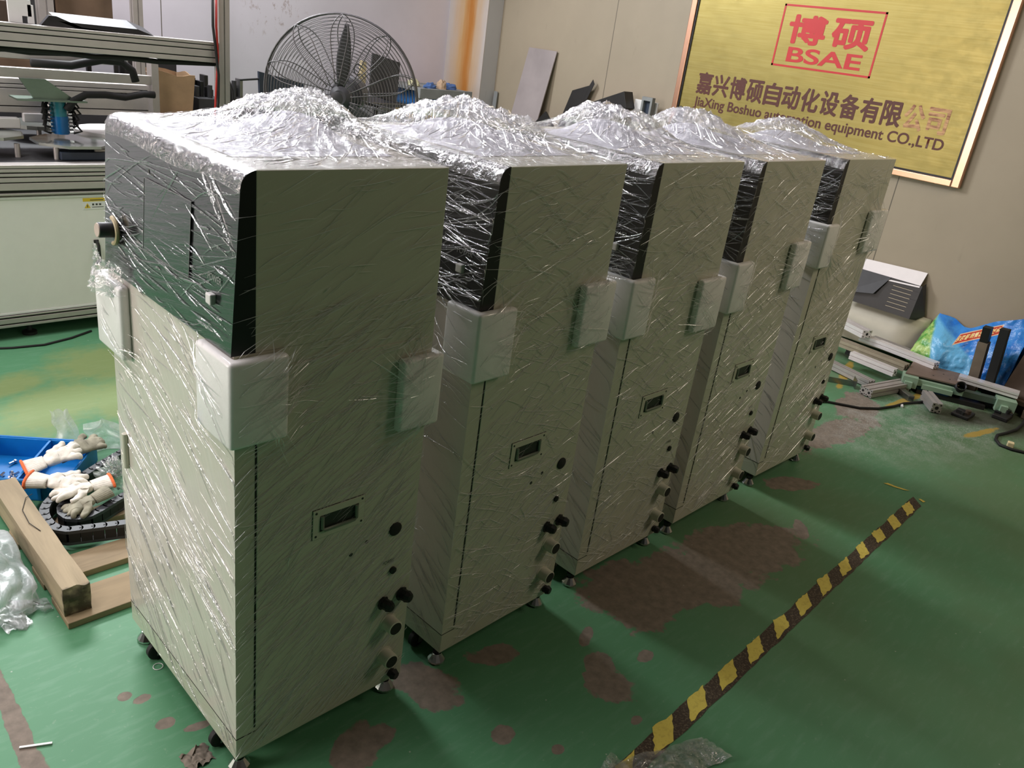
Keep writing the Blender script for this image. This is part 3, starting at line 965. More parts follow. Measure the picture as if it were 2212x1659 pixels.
def canopy(seed, cx, cy, hgt, sx, sy, cx2=None):
    rnd = random.Random(seed)
    off = Vector((seed * 3.1, seed * 1.7, 0.3))
    def hfun(x, y):
        g = math.exp(-((x - cx) / sx) ** 2 - ((y - cy) / sy) ** 2)
        h = hgt * g
        if cx2:
            h = max(h, hgt * cx2[2] * math.exp(-((x - cx2[0]) / cx2[3]) ** 2 - ((y - cx2[1]) / cx2[4]) ** 2))
        return h
    def rid(p):
        return (1 - min(1, abs(noise.noise(p)) * 1.9)) ** 3
    def crumple_h(x, y, h):
        p = Vector((x * 9, y * 9, 0)) + off
        a = math.atan2(y - cy, x - cx)
        rr = math.hypot((x - cx) / sx, (y - cy) / sy)
        pol = Vector((math.cos(a) * 4.5, math.sin(a) * 4.5, rr * 0.7)) + off
        lump_ = min(1, h / max(hgt, .01) * 1.3)
        cr_ = noise.noise(p) * 0.35 + abs(noise.noise(p * 2.3)) * 0.5 + rid(p * 1.7) * 0.42 + rid(p * 4.0 + Vector((3, 1, 2))) * 0.26 + rid(p * 8.5) * 0.12
        pl = (abs(noise.noise(pol)) * 0.8 + rid(pol * 2.2) * 0.42) * math.exp(-(rr - 1.0) ** 2 * 1.0)
        return 0.011 * cr_ * (0.3 + 1.9 * lump_) + 0.017 * pl
    def surf(x, y):
        h = hfun(x, y)
        e = min(1, max(0, min((x - 0.03) * 7, (D - x) * 12, (y + 0.003) * 14, (W + 0.003 - y) * 14)))
        return ZT + 0.003 + h + e * crumple_h(x, y, h)
    prof = [(panel_x(1.395) - 0.0025, 1.395), (panel_x(1.43) - 0.0025, 1.43), (0.0125, 1.455), (0.0155, 1.469), (0.022, 1.481), (0.033, 1.4895), (0.05, 1.492)]
    def fn(u, v):
        y = -0.003 + v * (W + 0.006)
        low = 0.5 + 0.5 * noise.noise(Vector((y * 5, seed, 0)))
        if u < 0.12:
            k = u / 0.12
            q = max((0.22 + 0.14 * low) * (1 - k) + k, k) * 0.999 * (len(prof) - 1)
            a_ = int(q); f = q - a_
            x = prof[a_][0] + (prof[a_ + 1][0] - prof[a_][0]) * f
            z0 = prof[a_][1] + (prof[a_ + 1][1] - prof[a_][1]) * f
        else:
            x = 0.05 + (u - 0.12) / 0.88 * (D + 0.003 - 0.05)
            z0 = ZT + 0.003
        edge = min(1, max(0, min((x - 0.03) * 7, (D - x) * 12, v * 9, (1 - v) * 9)))
        h = hfun(x, y) * min(1, max(0, (x - 0.01) / 0.05))
        h += edge * crumple_h(x, y, h)
        p = Vector((x * 9, y * 9, 0)) + off
        return (x - (0.004 * abs(noise.noise(p * 2)) if x < 0.03 else 0), y, z0 + h)
    m = MB().grid(fn, 140, 170)
    return m, hfun, surf


def cushion_mesh(hfun, seed):
    off = Vector((seed * 5.3, 2.2, seed))
    def fn(u, v):
        x = 0.06 + u * (D - 0.12); y = 0.12 + v * (W - 0.18)
        h = hfun(x, y)
        e = min(1, min(u, 1 - u, v, 1 - v) * 6)
        z = ZT + 0.0012 + max(0, h * 0.72 - 0.014) * e + (0.004 * abs(noise.noise(Vector((x * 14, y * 14, 0)) + off)) * e if h > 0.02 else 0)
        return (x, y, z)
    return MB().grid(fn, 40, 44)


LBL = {1: 'nearest film-wrapped cabinet, its black operator panel in full view', 2: 'second film-wrapped cabinet from the front, right behind the nearest one',
       3: 'middle one of the five film-wrapped cabinets in the row', 4: 'second to last film-wrapped cabinet toward the brass sign',
       5: 'last film-wrapped cabinet of the row, closest to the brass sign wall'}
# per cabinet: x, y, yaw, pads [(corner, x0, x1, y0, y1, z0, z1)], lump
CABS = [
    (0.0, 0.0, 0.0, [((0, 0), -0.022, 0.108, -0.026, 0.125, 0.942, 1.132), ((1, 0), 0.398, 0.520, -0.026, 0.10, 0.874, 1.060), ((0, 1), -0.024, 0.10, 0.512, 0.672, 0.932, 1.118)],
     (0.375, 0.40, 0.084, 0.135, 0.20, (0.45, 0.30, 0.45, 0.09, 0.15)), (1700, 330)),
    (0.639, -0.004, 0.02656, [((0, 0), -0.024, 0.112, -0.026, 0.10, 0.955, 1.142), ((1, 0), 0.378, 0.520, -0.026, 0.10, 0.980, 1.166), ((0, 1), -0.024, 0.10, 0.52, 0.664, 0.95, 1.14)],
     (0.265, 0.42, 0.080, 0.15, 0.20, (0.40, 0.36, 0.72, 0.07, 0.15)), (1250, 300)),
    (1.268, 0.014, 0.01074, [((0, 0), -0.024, 0.092, -0.026, 0.10, 0.962, 1.150), ((1, 0), 0.372, 0.520, -0.026, 0.10, 0.922, 1.108), ((0, 1), -0.024, 0.10, 0.52, 0.664, 0.95, 1.14)],
     (0.285, 0.42, 0.098, 0.13, 0.18, (0.43, 0.40, 0.78, 0.075, 0.15)), (1250, 300)),
    (1.862, 0.015, 0.02078, [((0, 0), -0.024, 0.092, -0.026, 0.10, 0.962, 1.146), ((1, 0), 0.39, 0.520, -0.026, 0.10, 1.0, 1.186), ((0, 1), -0.024, 0.10, 0.52, 0.664, 0.95, 1.14)],
     (0.20, 0.42, 0.098, 0.12, 0.18, (0.38, 0.40, 0.6, 0.09, 0.15)), (1250, 300)),
    (2.541, 0.034, -0.00712, [((0, 0), -0.024, 0.075, -0.026, 0.10, 1.055, 1.236), ((1, 0), 0.37, 0.530, -0.026, 0.10, 1.09, 1.275), ((0, 1), -0.024, 0.10, 0.52, 0.664, 0.99, 1.18)],
     (0.255, 0.42, 0.078, 0.16, 0.18, (0.38, 0.40, 0.6, 0.08, 0.15)), (1000, 300)),
]
first = None
for i, (x, y, yaw, pads, lump, (ns, nf)) in enumerate(CABS, 1):
    t = thing('control_cabinet', LBL[i], 'cabinet', (x, y, 0), yaw, 'film-wrapped cabinets standing in a row')
    if first is None:
        first = t
        cabinet_common(t)
        base_children = list(t.children)
    else:
        for ch in base_children:
            c = ch.copy(); COL.objects.link(c); c.parent = t
            copy_tree(ch, c)
    side_pads, front_pads = [], []
    for (corner, xa, xb, ya, yb, z0, z1) in pads:
        po = pad_mesh(corner, xa, xb, ya, yb, z0, z1).build('corner_pad', 'foam', t, smooth=True)
        po['label'] = 'white foam corner pad'
        if corner[1] == 0:
            side_pads.append((xa, xb, z0, z1, 0.026))
        if corner[0] == 0:
            front_pads.append((ya, yb, z0, z1, 0.024))
    m, hf, srf = canopy(i, *lump[:5], lump[5])
    cw = m.build('top_wrap', 'film_top', t, smooth='all', flip_fix=False)
    cw['label'] = 'crumpled clear film bulging over the top'
    cu2 = cushion_mesh(hf, i).build('packing_cushion', 'cushion', t, smooth='all')
    rnd = random.Random(80 + i)
    m = MB()
    def base_top(u, v, h):
        u = min(max(u, 0.052), D); v = min(max(v, 0.002), W)
        return (u, v, srf(u, v) + h + 0.0006)
    for k in range(380 if i < 3 else 300):
        if k % 2:
            u, v = rnd.gauss(lump[0], 0.12), rnd.gauss(lump[1], 0.16)
            tt = math.atan2(v - lump[1], u - lump[0]) + rnd.gauss(0, 0.5)
        else:
            u, v = rnd.uniform(0.05, D), rnd.uniform(0.0, W)
            tt = rnd.gauss(0.5, 0.5)
        if not (0.055 < u < D - 0.01 and 0.01 < v < W - 0.01):
            continue
        L = min(0.16, max(0.02, rnd.lognormvariate(-2.9, 0.5)))
        fold_strip(m, base_top, rnd, u, v, tt, L, rnd.uniform(0.001, 0.0034), rnd.uniform(0.0006, 0.002), rnd.gauss(0, 0.006))
    fo = m.build('top_folds', 'film_fold_front', t, flip_fix=False)
    fo['kind'] = 'stuff'
    fo['label'] = 'shiny creases of the film on the top'
    # folds on the near side
    rnd = random.Random(40 + i)
    m = MB()
    def base_side(u, v, h):
        return (u, -0.0024 - lift(u, v, side_pads) - h, v)
    k = 0
    while k < ns:
        u, v = rnd.uniform(0.03, D - 0.02), rnd.uniform(0.09, ZT - 0.02)
        if i == 1 and v > 1.22 and rnd.random() < 0.75:
            continue
        if u < 0.05 and v > ZH:
            continue
        if 0.18 < u < 0.34 and 0.63 < v < 0.73 and rnd.random() < 0.8:
            continue
        k += 1
        tt = math.radians(rnd.gauss(18 + 26 * (1 - v / ZT), 11))
        if i > 1 and rnd.random() < 0.33:
            tt = math.radians(rnd.gauss(-24, 12))
        # folds near a pad run straight away from it
        for (u0, u1, v0, v1, th) in side_pads:
            uc, vc = (u0 + u1) / 2, (v0 + v1) / 2
            dd = math.hypot(u - uc, v - vc)
            if 0.08 < dd < (0.22 if i == 5 else 0.13) and rnd.random() < (0.75 if i == 5 else 0.35):
                tt = math.atan2(v - vc, u - uc)
        L = min(0.26, max(0.018, rnd.lognormvariate(-2.5, 0.65)))
        fold_strip(m, base_side, rnd, u, v, tt, L, rnd.uniform(0.0007, 0.0021) * (1.6 if rnd.random() < .12 else 1), rnd.uniform(0.0006, 0.0018), rnd.gauss(0, 0.004))
    # keep folds on the face
    lim = []
    for (px, py, pz) in m.v:
        lim.append((min(max(px, -0.004), D + 0.004), py, min(max(pz, 0.075), ZT)))
    m.v = lim
    fo = m.build('wrap_folds', 'film_fold', t, flip_fix=False)
    fo['kind'] = 'stuff'
    fo['label'] = 'pulled streaks of clear film on the side'
    # folds on the front
    m = MB()
    def base_front(u, v, h):
        bx = panel_x(v) - 0.001 if v > ZH else 0.0
        if v > ZT - 0.034:
            bx = 0.016 + max(0, v - (ZT - 0.034)) * 0.5
        return (bx - lift(u, v, front_pads) - h, u, v)
    for k in range(nf):
        u, v = rnd.uniform(0.02, W - 0.02) * (1 if i == 1 else 0.6), rnd.uniform(0.09, ZT - 0.05)
        if i > 1 and rnd.random() < 0.4:
            v = rnd.uniform(ZH + 0.02, ZT - 0.05)
        if v > ZH:
            tt = math.radians(rnd.gauss(4, 9) if rnd.random() < .7 else rnd.gauss(-22, 10))
        else:
            tt = math.radians(rnd.gauss(22 + 26 * max(0, (0.7 - v)) / 0.7, 10))
        L = min(0.42, max(0.03, rnd.lognormvariate(-2.0, 0.65)))
        fold_strip(m, base_front, rnd, u, v, tt, L, rnd.uniform(0.0012, 0.0045), rnd.uniform(0.0008, 0.0026), rnd.gauss(0, 0.006))
    # short wide flat glints across the black panel
    for k in range(70 if i == 1 else 40):
        u, v = rnd.uniform(0.03, W - 0.03) * (1 if i == 1 else 0.6), rnd.uniform(ZH + 0.03, ZT - 0.06)
        fold_strip(m, base_front, rnd, u, v, math.radians(rnd.gauss(2, 6)), rnd.uniform(0.025, 0.12), rnd.uniform(0.003, 0.007), rnd.uniform(0.001, 0.003), rnd.gauss(0, 0.002))
    if i == 1:      # the hanging edge of the top layer of film
        for (a, b) in (((0.15, 1.476), (0.10, 1.452)), ((0.104, 1.455), (0.066, 1.43)), ((0.07, 1.434), (0.012, 1.400)), ((0.16, 1.47), (0.03, 1.36)), ((0.12, 1.45), (0.015, 1.34)), ((0.5, 1.47), (0.30, 1.468)), ((0.42, 1.468), (0.10, 1.462))):
            L = math.hypot(b[0] - a[0], b[1] - a[1])
            fold_strip(m, base_front, rnd, (a[0] + b[0]) / 2, (a[1] + b[1]) / 2, math.atan2(b[1] - a[1], b[0] - a[0]), L * 1.15, 0.0045, 0.004, 0.003)
    m.v = [(px, min(max(py, -0.003), W + 0.003), min(max(pz, 0.075), ZT - 0.002)) for (px, py, pz) in m.v]
    fo = m.build('wrap_folds', 'film_fold_front', t, flip_fix=False)
    fo['kind'] = 'stuff'
    fo['label'] = 'shiny streaks of clear film on the front'

    if i == 1:
        # slack film gathered between the stop knob and the far foam pad
        m = MB()
        def slack(u, v):
            yy = 0.69 - u * 0.17
            zz = 1.085 + v * 0.10
            q = Vector((u * 6, v * 5, 3))
            bulge = 0.034 * math.sin(PI * min(1, max(0, u * 1.05))) * (1 - 0.55 * v) + 0.012 * abs(noise.noise(q * 1.5)) + 0.006 * abs(noise.noise(q * 4))
            return (-0.012 - bulge, yy - 0.02 * v, zz - 0.018 * u * v)
        m.grid(slack, 40, 30)
        sl = m.build('slack_film', 'film_loose', t, smooth='all', flip_fix=False)
        sl['label'] = 'crumpled slack film below the stop knob'

# ---------------------------------------------------------------- big industrial fan behind the row
FC = Vector((1.80, 2.40, 1.355))
fd = Vector((CAM.x - FC.x, CAM.y - FC.y, 0)).normalized()
fd = (Matrix.Rotation(math.radians(-12), 3, 'Z') @ fd)      # the way the fan blows
fe = Vector((0, 0, 1)).cross(fd).normalized()                # sideways
fz = Vector((0, 0, 1))
fan = thing('floor_fan', 'large grey industrial fan with round wire cage behind the wrapped cabinets', 'fan', (FC.x, FC.y, 0))
FL = FC - fan.location


def fp(a, r, d):
    return FL + fe * (r * math.cos(a)) + fz * (r * math.sin(a)) + fd * d


RF = 0.392
def cage(sign, name):
    m = MB()
    nr = 21
    for i in range(1, nr + 1):
        r = 0.06 + (RF - 0.06) * i / nr
        d = sign * 0.085 * math.sqrt(max(0, 1 - (r / RF) ** 2)) + sign * 0.02
        m.tube([fp(2 * PI * k / 56, r, d) for k in range(56)], 0.0016 if i < nr else 0.004, 5, closed=True)
    for k in range(10):      # petal loops of thicker wire running out to the rim
        a0 = 2 * PI * k / 10 + PI / 2 + 0.02
        pts = []
        for j in range(31):
            q = j / 30
            side = -1 if q < 0.5 else 1
            rr = 0.07 + (RF - 0.07) * (1 - abs(2 * q - 1)) ** 0.75
            half = 0.155 * math.sin(PI * min(1, (rr - 0.05) / (RF - 0.05)) ** 0.85) ** 0.8 + 0.0
            wd = 0.16 * (1 - abs((rr / RF) * 1.25 - 0.85))
            aa = a0 + side * max(0.0, min(0.17, 0.2 * (1 - (rr / RF) ** 6) * (0.55 + 0.45 * rr / RF)))
            d = sign * 0.087 * math.sqrt(max(0, 1 - (min(rr, RF) / RF) ** 2)) + sign * 0.022
            pts.append(fp(aa, rr, d))
        m.tube(pts, 0.0026, 5)
    return m.build(name, 'wire', fan, smooth='all')


cage(1, 'front_cage'); cage(-1, 'rear_cage')
m = MB()
m.tube([fp(2 * PI * k / 72, RF + 0.002, 0) for k in range(72)], 0.005, 6, closed=True)
m.build('rim', 'wire', fan, smooth='all')
MB().lathe(FL + fd * 0.105, fd, [(0, 0.032), (0.006, 0.032), (0.012, 0.02)], 28).build('badge_disc', 'darkgrey', fan, smooth=True)
MB().lathe(FL - fd * 0.05, fd, [(0, 0.05), (0.08, 0.055), (0.10, 0.035)], 24).build('hub', 'fanblade', fan, smooth=True)
MB().lathe(FL - fd * 0.30, fd, [(0, 0.06), (0.01, 0.085), (0.17, 0.085), (0.19, 0.06)], 24).build('motor', 'fanblade', fan, smooth=True)
for k in range(3):
    a0 = PI / 2 - 0.05 + 2 * PI * k / 3
    m = MB()
    def bl(u, v, a0=a0):
        r = 0.05 + v * 0.30
        wid = 0.042 + 0.042 * math.sin(PI * min(1, v * 1.05)) - 0.02 * v
        s = (u - 0.5) * wid
        c = fp(a0, r, 0)
        tang = -fe * math.sin(a0) + fz * math.cos(a0)
        tw = 0.75 - 0.35 * v
        return c + tang * (s * math.cos(tw)) + fd * (s * math.sin(tw) + 0.02)
    m.grid(bl, 6, 16)
    o = m.build('fan_blade', 'fanblade', fan, smooth='all')
    sm = o.modifiers.new('solid', 'SOLIDIFY'); sm.thickness = 0.004
m = MB().cyl((0, 0, 0.03) , FL - fd * 0.2 + Vector((0, 0, -0.07)), 0.03, n=16)
m.build('stand_pole', 'fanblade', fan, smooth=True)
MB().lathe((0, 0, 0), (0, 0, 1), [(0, 0.30), (0.02, 0.30), (0.035, 0.26), (0.05, 0.05)], 32).build('base', 'fanblade', fan, smooth=True)

# ---------------------------------------------------------------- aluminium profiles
def profile_outline(w, h, slots_w, slots_h):
    """cross-section with T slots, centred"""
    s, d = 0.0042, 0.006
    pts = []
    def side(p0, p1, nslots, inward):
        L = (p1 - p0).length; e = (p1 - p0).normalized()
        pts.append(p0)
        for i in range(nslots):
            c = p0 + e * (L * (i + 0.5) / nslots)
            pts.extend([c - e * s, c - e * s + inward * d * .4, c - e * s * 2 + inward * d * .4, c - e * s * 1.2 + inward * d, c + e * s * 1.2 + inward * d, c + e * s * 2 + inward * d * .4, c + e * s + inward * d * .4, c + e * s])
    a, b, c, d_ = Vector((-w / 2, -h / 2)), Vector((w / 2, -h / 2)), Vector((w / 2, h / 2)), Vector((-w / 2, h / 2))
    side(a, b, slots_w, Vector((0, 1))); side(b, c, slots_h, Vector((-1, 0))); side(c, d_, slots_w, Vector((0, -1))); side(d_, a, slots_h, Vector((1, 0)))
    return pts


def profile_mesh(A, B, w, h, sw=1, sh=1, roll=0.0, holes=True, up=(0, 0, 1)):
    A, B = Vector(A), Vector(B)
    d = (B - A).normalized()
    x = d.cross(Vector(up)).normalized(); z = x.cross(d)
    x, z = x * math.cos(roll) + z * math.sin(roll), z * math.cos(roll) - x * math.sin(roll)
    ol = profile_outline(w, h, sw, sh)
    m = MB()
    m.prism([A + x * p.x + z * p.y for p in ol], A, B, 0)
    if holes:
        for (c, s) in ((A, -1), (B, 1)):
            c = c + d * s * 0.0004
            for i in range(sw):
                for j in range(sh):
                    q = c + x * (w * ((i + .5) / sw - .5)) + z * (h * ((j + .5) / sh - .5))
                    rr = 0.19 * min(w / sw, h / sh)
                    m.cyl(q, q + d * s * 0.0006, rr, n=12, mi=1)
                    for cx, cz in ((-1, -1), (1, -1), (1, 1), (-1, 1)):
                        q2 = q + x * (cx * 0.33 * w / sw) + z * (cz * 0.33 * h / sh)
                        m.cyl(q2, q2 + d * s * 0.0006, rr * 0.45, n=8, mi=1)
    return m


# ---------------------------------------------------------------- assembly machine on the left
MY = 3.10
ma = thing('assembly_machine', 'large aluminium-framed assembly machine with cream cabinet base and open work area', 'machine', (0.6, MY, 0))
def R(*p):
    return (p[0] - 0.6, p[1] - MY, p[2])
XA, XB, YD = -0.7, 1.53, 4.55
MB().box(R(XA, MY + 0.012, 0.13), R(XB - 0.0, YD, 0.74)).build('base_cabinet', 'paint', ma)
dp = MB().box(R(XA + 0.05, MY - 0.004, 0.148), R(0.86, MY + 0.012, 0.722), bevel=0.003).build('cabinet_door', simple('machine_door_paint', (226, 224, 218), 0.5, 0, 0.02), ma)
m = MB()
for lo, hi in (((XA + .05, .722), (0.86, .732)), ((XA + .05, .138), (0.86, .148))):
    m.box(R(lo[0], MY - 0.007, lo[1]), R(hi[0], MY + 0.01, hi[1]))
m.build('door_edge_strip', 'white', ma)
dp2 = MB().box(R(0.90, MY - 0.004, 0.148), R(XB - .05, MY + 0.012, 0.722), bevel=0.003).build('cabinet_door', 'paint', ma)
# door pull
m = MB()
m.tube([R(0.79, MY - 0.004, 0.488), R(0.79, MY - 0.03, 0.482), R(0.792, MY - 0.033, 0.47), R(0.794, MY - 0.033, 0.392), R(0.794, MY - 0.03, 0.38), R(0.794, MY - 0.004, 0.374)], 0.008, 8)
m.box(R(0.778, MY - 0.012, 0.478), R(0.802, MY - 0.004, 0.496), bevel=.002).box(R(0.782, MY - 0.012, 0.366), R(0.806, MY - 0.004, 0.384), bevel=.002)
m.build('door_handle', 'black', dp, smooth=True)
# warning sticker
MAT['stk_y'] = simple('sticker_yellow', (214, 182, 48), 0.5, 0, 0.02)
st = MB().box(R(0.74, MY - 0.0052, 0.657), R(0.855, MY - 0.0042, 0.716)).build('warning_sticker', 'white', dp)
m = MB().box(R(0.74, MY - 0.0058, 0.698), R(0.855, MY - 0.0052, 0.716))
m.add([R(0.746, MY - 0.0058, 0.664), R(0.776, MY - 0.0058, 0.664), R(0.761, MY - 0.0058, 0.690)], [(0, 1, 2)])
m.build('yellow_band', 'stk_y', st)
m = MB()
for k in range(3):
    m.box(R(0.784 + k * .017, MY - 0.0058, 0.677), R(0.794 + k * .017, MY - 0.0053, 0.687))
m.box(R(0.783, MY - 0.0058, 0.667), R(0.84, MY - 0.0053, 0.670)).box(R(0.759, MY - 0.0062, 0.668), R(0.763, MY - 0.0057, 0.681)).box(R(0.775, MY - 0.0062, 0.703), R(0.84, MY - 0.0057, 0.707))
m.build('sticker_print', 'grey_print', st)
# rails
def rail(z0, z1, y0, y1, xa=XA, xb=XB, grooves=()):
    m = MB()
    zs = sorted([z0, z1] + [g for gr in grooves for g in gr])
    segs = []
    cur = z0
    for g0, g1 in sorted(grooves):
        segs.append((cur, g0, 0)); segs.append((g0, g1, 1)); cur = g1
    segs.append((cur, z1, 0))
    for a, b, dark in segs:
        m.box(R(xa, y0 + (0.008 if dark else 0), a), R(xb, y1, b), bevel=0 if dark else 0.0015, mi=1 if dark else 0)
    return m
rail(0.742, 0.886, MY - 0.015, MY + 0.06, grooves=((0.752, 0.766), (0.800, 0.805), (0.826, 0.832), (0.846, 0.852), (0.868, 0.871))).build('table_rail', ['alum', 'seam'], ma)
rail(0.072, 0.134, MY - 0.012, MY + 0.05, grooves=((0.118, 0.126), (0.086, 0.093))).build('bottom_rail', ['alum', 'seam'], ma)
for x in (XA + 0.2, 0.45, XB - 0.06):
    MB().lathe(R(x, MY + 0.06, 0), (0, 0, 1), [(0, 0.035), (0.015, 0.035), (0.02, 0.012), (0.075, 0.012)], 16).build('machine_foot', 'rubber', ma, smooth=True)
MB().box(R(XA, MY + 0.062, 0.86), R(XB - 0.02, YD, 0.884)).build('table_top', 'darkgrey', ma)
# posts and beams
for (x, y, z0, z1, w) in ((1.50, MY + 0.0, 0.886, 2.6, 0.060), (1.585, YD - 0.1, 0.0, 2.6, 0.06), (1.06, YD - 0.05, 0.88, 2.6, 0.08)):
    profile_mesh(R(x, y, z0), R(x, y, z1), w, w, 1, 1, holes=False, up=(0, 1, 0)).build('frame_post', ['alum', 'alum_dark'], ma)
rail(1.418, 1.520, MY - 0.028, MY + 0.028, XA, 1.468, ((1.440, 1.445), (1.478, 1.483), (1.502, 1.506))).build('front_beam', ['alum', 'seam'], ma)
rail(1.345, 1.375, MY + 0.25, MY + 0.31, XA, 1.10).build('cable_tray_beam', ['alum', 'seam'], ma)
m = rail(1.245, 1.292, 3.46, 3.50, XA, 1.275); m.build('carriage_beam', ['alum', 'seam'], ma)
rail(1.055, 1.225, 3.60, 3.66, XA, 1.30, ((1.195, 1.199), (1.175, 1.179), (1.085, 1.09))).build('rear_beam', ['alum', 'seam'], ma)
m = MB().box(R(1.262, 3.45, 0.884), R(1.300, 3.52, 1.385)); m.box(R(1.18, 3.5, 0.884), R(1.20, 3.52, 1.06))
m.build('carriage_support', 'alum', ma)
# black hose bundles under the beams
def wob(p0, p1, n, amp, seed):
    rr = random.Random(seed)
    return [Vector(p0).lerp(Vector(p1), i / n) + Vector((0, rr.uniform(-amp, amp), rr.uniform(-amp, amp))) for i in range(n + 1)]
m = MB()
m.tube(wob(R(XA, MY + 0.02, 1.402), R(1.47, MY + 0.02, 1.405), 14, 0.006, 3), 0.013, 8)
m.tube(wob(R(XA, MY + 0.04, 1.395), R(1.0, MY + 0.04, 1.40), 12, 0.008, 4), 0.012, 8)
m.build('cable_bundle', 'rubber', ma, smooth='all')
m = MB().tube([R(0.62, 3.3, 1.335), R(0.8, 3.3, 1.335), R(0.95, 3.3, 1.372), R(1.05, 3.3, 1.368), R(1.10, 3.3, 1.33), R(1.115, 3.3, 1.275)], 0.020, 10)
m.build('cable_hose', 'rubber', ma, smooth='all')
m = MB().tube([R(0.80, 3.42, 1.10), R(0.84, 3.42, 1.15), R(0.90, 3.42, 1.182), R(1.0, 3.42, 1.186), R(1.10, 3.42, 1.178), R(1.2, 3.42, 1.20), R(1.26, 3.42, 1.198)], 0.019, 10)
m.build('cable_hose', 'rubber', ma, smooth='all')
# dispensing head: bracket, blue cylinder, knobbly sides
m = MB()
m.prism([R(0.60, 3.44, 1.245), R(0.72, 3.44, 1.245), R(0.86, 3.44, 1.145), R(0.66, 3.44, 1.145)], (0, 0, 0), (0, 0.02, 0))
m.box(R(0.57, 3.40, 1.142), R(0.90, 3.54, 1.150))
m.build('head_bracket', 'greenbrkt', ma)
m = MB().cyl(R(0.775, 3.46, 1.065), R(0.775, 3.46, 1.142), 0.036, n=24, mi=0).cyl(R(0.778, 3.46, 0.975), R(0.778, 3.46, 1.065), 0.038, n=24, mi=1)
m.build('blue_cylinder', ['tealcyl', 'bluecyl'], ma, smooth=True)
for k in range(8):
    z = 0.985 + k * 0.019
    for s in (-1, 1):
        MB().cyl(R(0.777 + s * 0.038, 3.45, z), R(0.777 + s * 0.056, 3.44, z + 0.002), 0.0065, n=8).build('air_fitting', 'chrome', ma, smooth=True)
m = MB()
rr = random.Random(5)
for s in (-1, 1):
    for k in range(5):
        z = 0.98 + k * 0.03
        m.tube([R(0.777 + s * 0.055, 3.44, z), R(0.777 + s * (0.075 + rr.random() * .02), 3.43, z + 0.012), R(0.777 + s * 0.07, 3.46, z + 0.05), R(0.777 + s * 0.05, 3.48, 1.13)], 0.006, 6)
m.build('air_tube', 'rubber', ma, smooth='all')
# rotary table plates
def tray(cx, cy, z, r, n, mats, th=0.012, rot=0.0, sq=1.0):
    m = MB()
    pts = [R(cx + r * math.cos(2 * PI * k / n + rot), cy + sq * r * math.sin(2 * PI * k / n + rot), z) for k in range(n)]
    m.prism(pts, (0, 0, 0), (0, 0, th))
    return m.build('index_plate', mats, ma)
MAT['plate_glass'] = simple('shiny_plate', (150, 154, 148), 0.12, 0.6, 0.02)
tray(0.80, 3.36, 0.945, 0.20, 8, 'plate_glass', 0.014, PI / 8)
tray(0.42, 3.42, 0.97, 0.17, 8, 'plate_glass', 0.014, 0.2)
tray(1.10, 3.62, 0.955, 0.20, 20, 'white', 0.02)
tray(0.78, 3.85, 0.95, 0.16, 20, 'plate_glass', 0.02)
for (x, y) in ((0.68, 3.24), (0.92, 3.24), (0.75, 3.48), (0.38, 3.28), (0.52, 3.3), (1.1, 3.6), (0.78, 3.85)):
    MB().cyl(R(x, y, 0.884), R(x, y, 0.95), 0.013, n=10).build('plate_column', 'alum', ma, smooth=True)
m = MB().box(R(0.64, 3.58, 1.01), R(0.74, 3.62, 1.055), bevel=.003).box(R(0.44, 3.5, 0.99), R(0.60, 3.56, 1.04), bevel=.004)
m.build('sensor_block', 'white', ma)
MB().box(R(0.69, 3.2, 0.886), R(1.0, 3.30, 0.925), bevel=.003).build('blue_actuator', 'navy', ma)
MB().box(R(0.86, 3.225, 0.90), R(1.12, 3.24, 0.935), bevel=.002).build('clear_guide', 'alum', ma)
MB().box(R(0.3, 4.2, 0.884), R(1.45, 4.24, 1.05)).build('rear_screen', 'darkgrey', ma)
# slanted bracket plate on the beam
m = MB()
m.prism([R(0.62, MY + 0.0, 1.520), R(0.66, MY + 0.0, 1.566), R(0.69, MY + 0.0, 1.566), R(0.80, MY + 0.0, 1.528), R(1.0, MY + 0.0, 1.5205)], (0, 0, 0), (0, 0.03, 0))
m.prism([R(0.70, MY + 0.0, 1.545), R(1.06, MY + 0.0, 1.545), R(1.14, MY + 0.0, 1.521), R(0.78, MY + 0.0, 1.521)], (0, 0, 0), (0, 0.14, 0.03))
m.build('beam_bracket', 'darksteel', ma)
m = MB().box(R(0.505, MY + 0.05, 1.52), R(0.56, MY + 0.065, 1.70)).box(R(0.56, MY + 0.05, 1.55), R(0.60, MY + 0.065, 1.62)).box(R(0.585, MY + 0.05, 1.52), R(0.61, MY + 0.065, 1.60))
m.build('white_bracket', 'white', ma)
# loose cables down the front post
m = MB().tube([R(1.452, MY - 0.04, 1.75), R(1.448, MY - 0.045, 1.6), R(1.456, MY - 0.045, 1.45), R(1.449, MY - 0.045, 1.36), R(1.44, MY - 0.045, 1.24), R(1.432, MY - 0.04, 1.05), R(1.43, MY - 0.035, 0.89)], 0.006, 6)
m.build('red_cable', 'red', ma, smooth='all')
m = MB().tube([R(1.432, MY - 0.04, 1.75), R(1.43, MY - 0.045, 1.6), R(1.445, MY - 0.05, 1.45), R(1.455, MY - 0.05, 1.36), R(1.452, MY - 0.05, 1.22), R(1.44, MY - 0.04, 1.05), R(1.44, MY - 0.035, 0.89)], 0.007, 6)
m.build('black_cable', 'rubber', ma, smooth='all')
m = MB().tube([R(1.54, MY + 0.1, 1.36), R(1.58, MY + 0.1, 1.34), R(1.60, MY + 0.08, 1.27), R(1.60, MY + 0.06, 1.15), R(1.57, MY + 0.05, 0.95)], 0.006, 6).tube([R(1.54, MY + 0.1, 1.30), R(1.57, MY + 0.1, 1.29), R(1.585, MY + 0.08, 1.2), R(1.56, MY + 0.05, 0.95)], 0.005, 6)
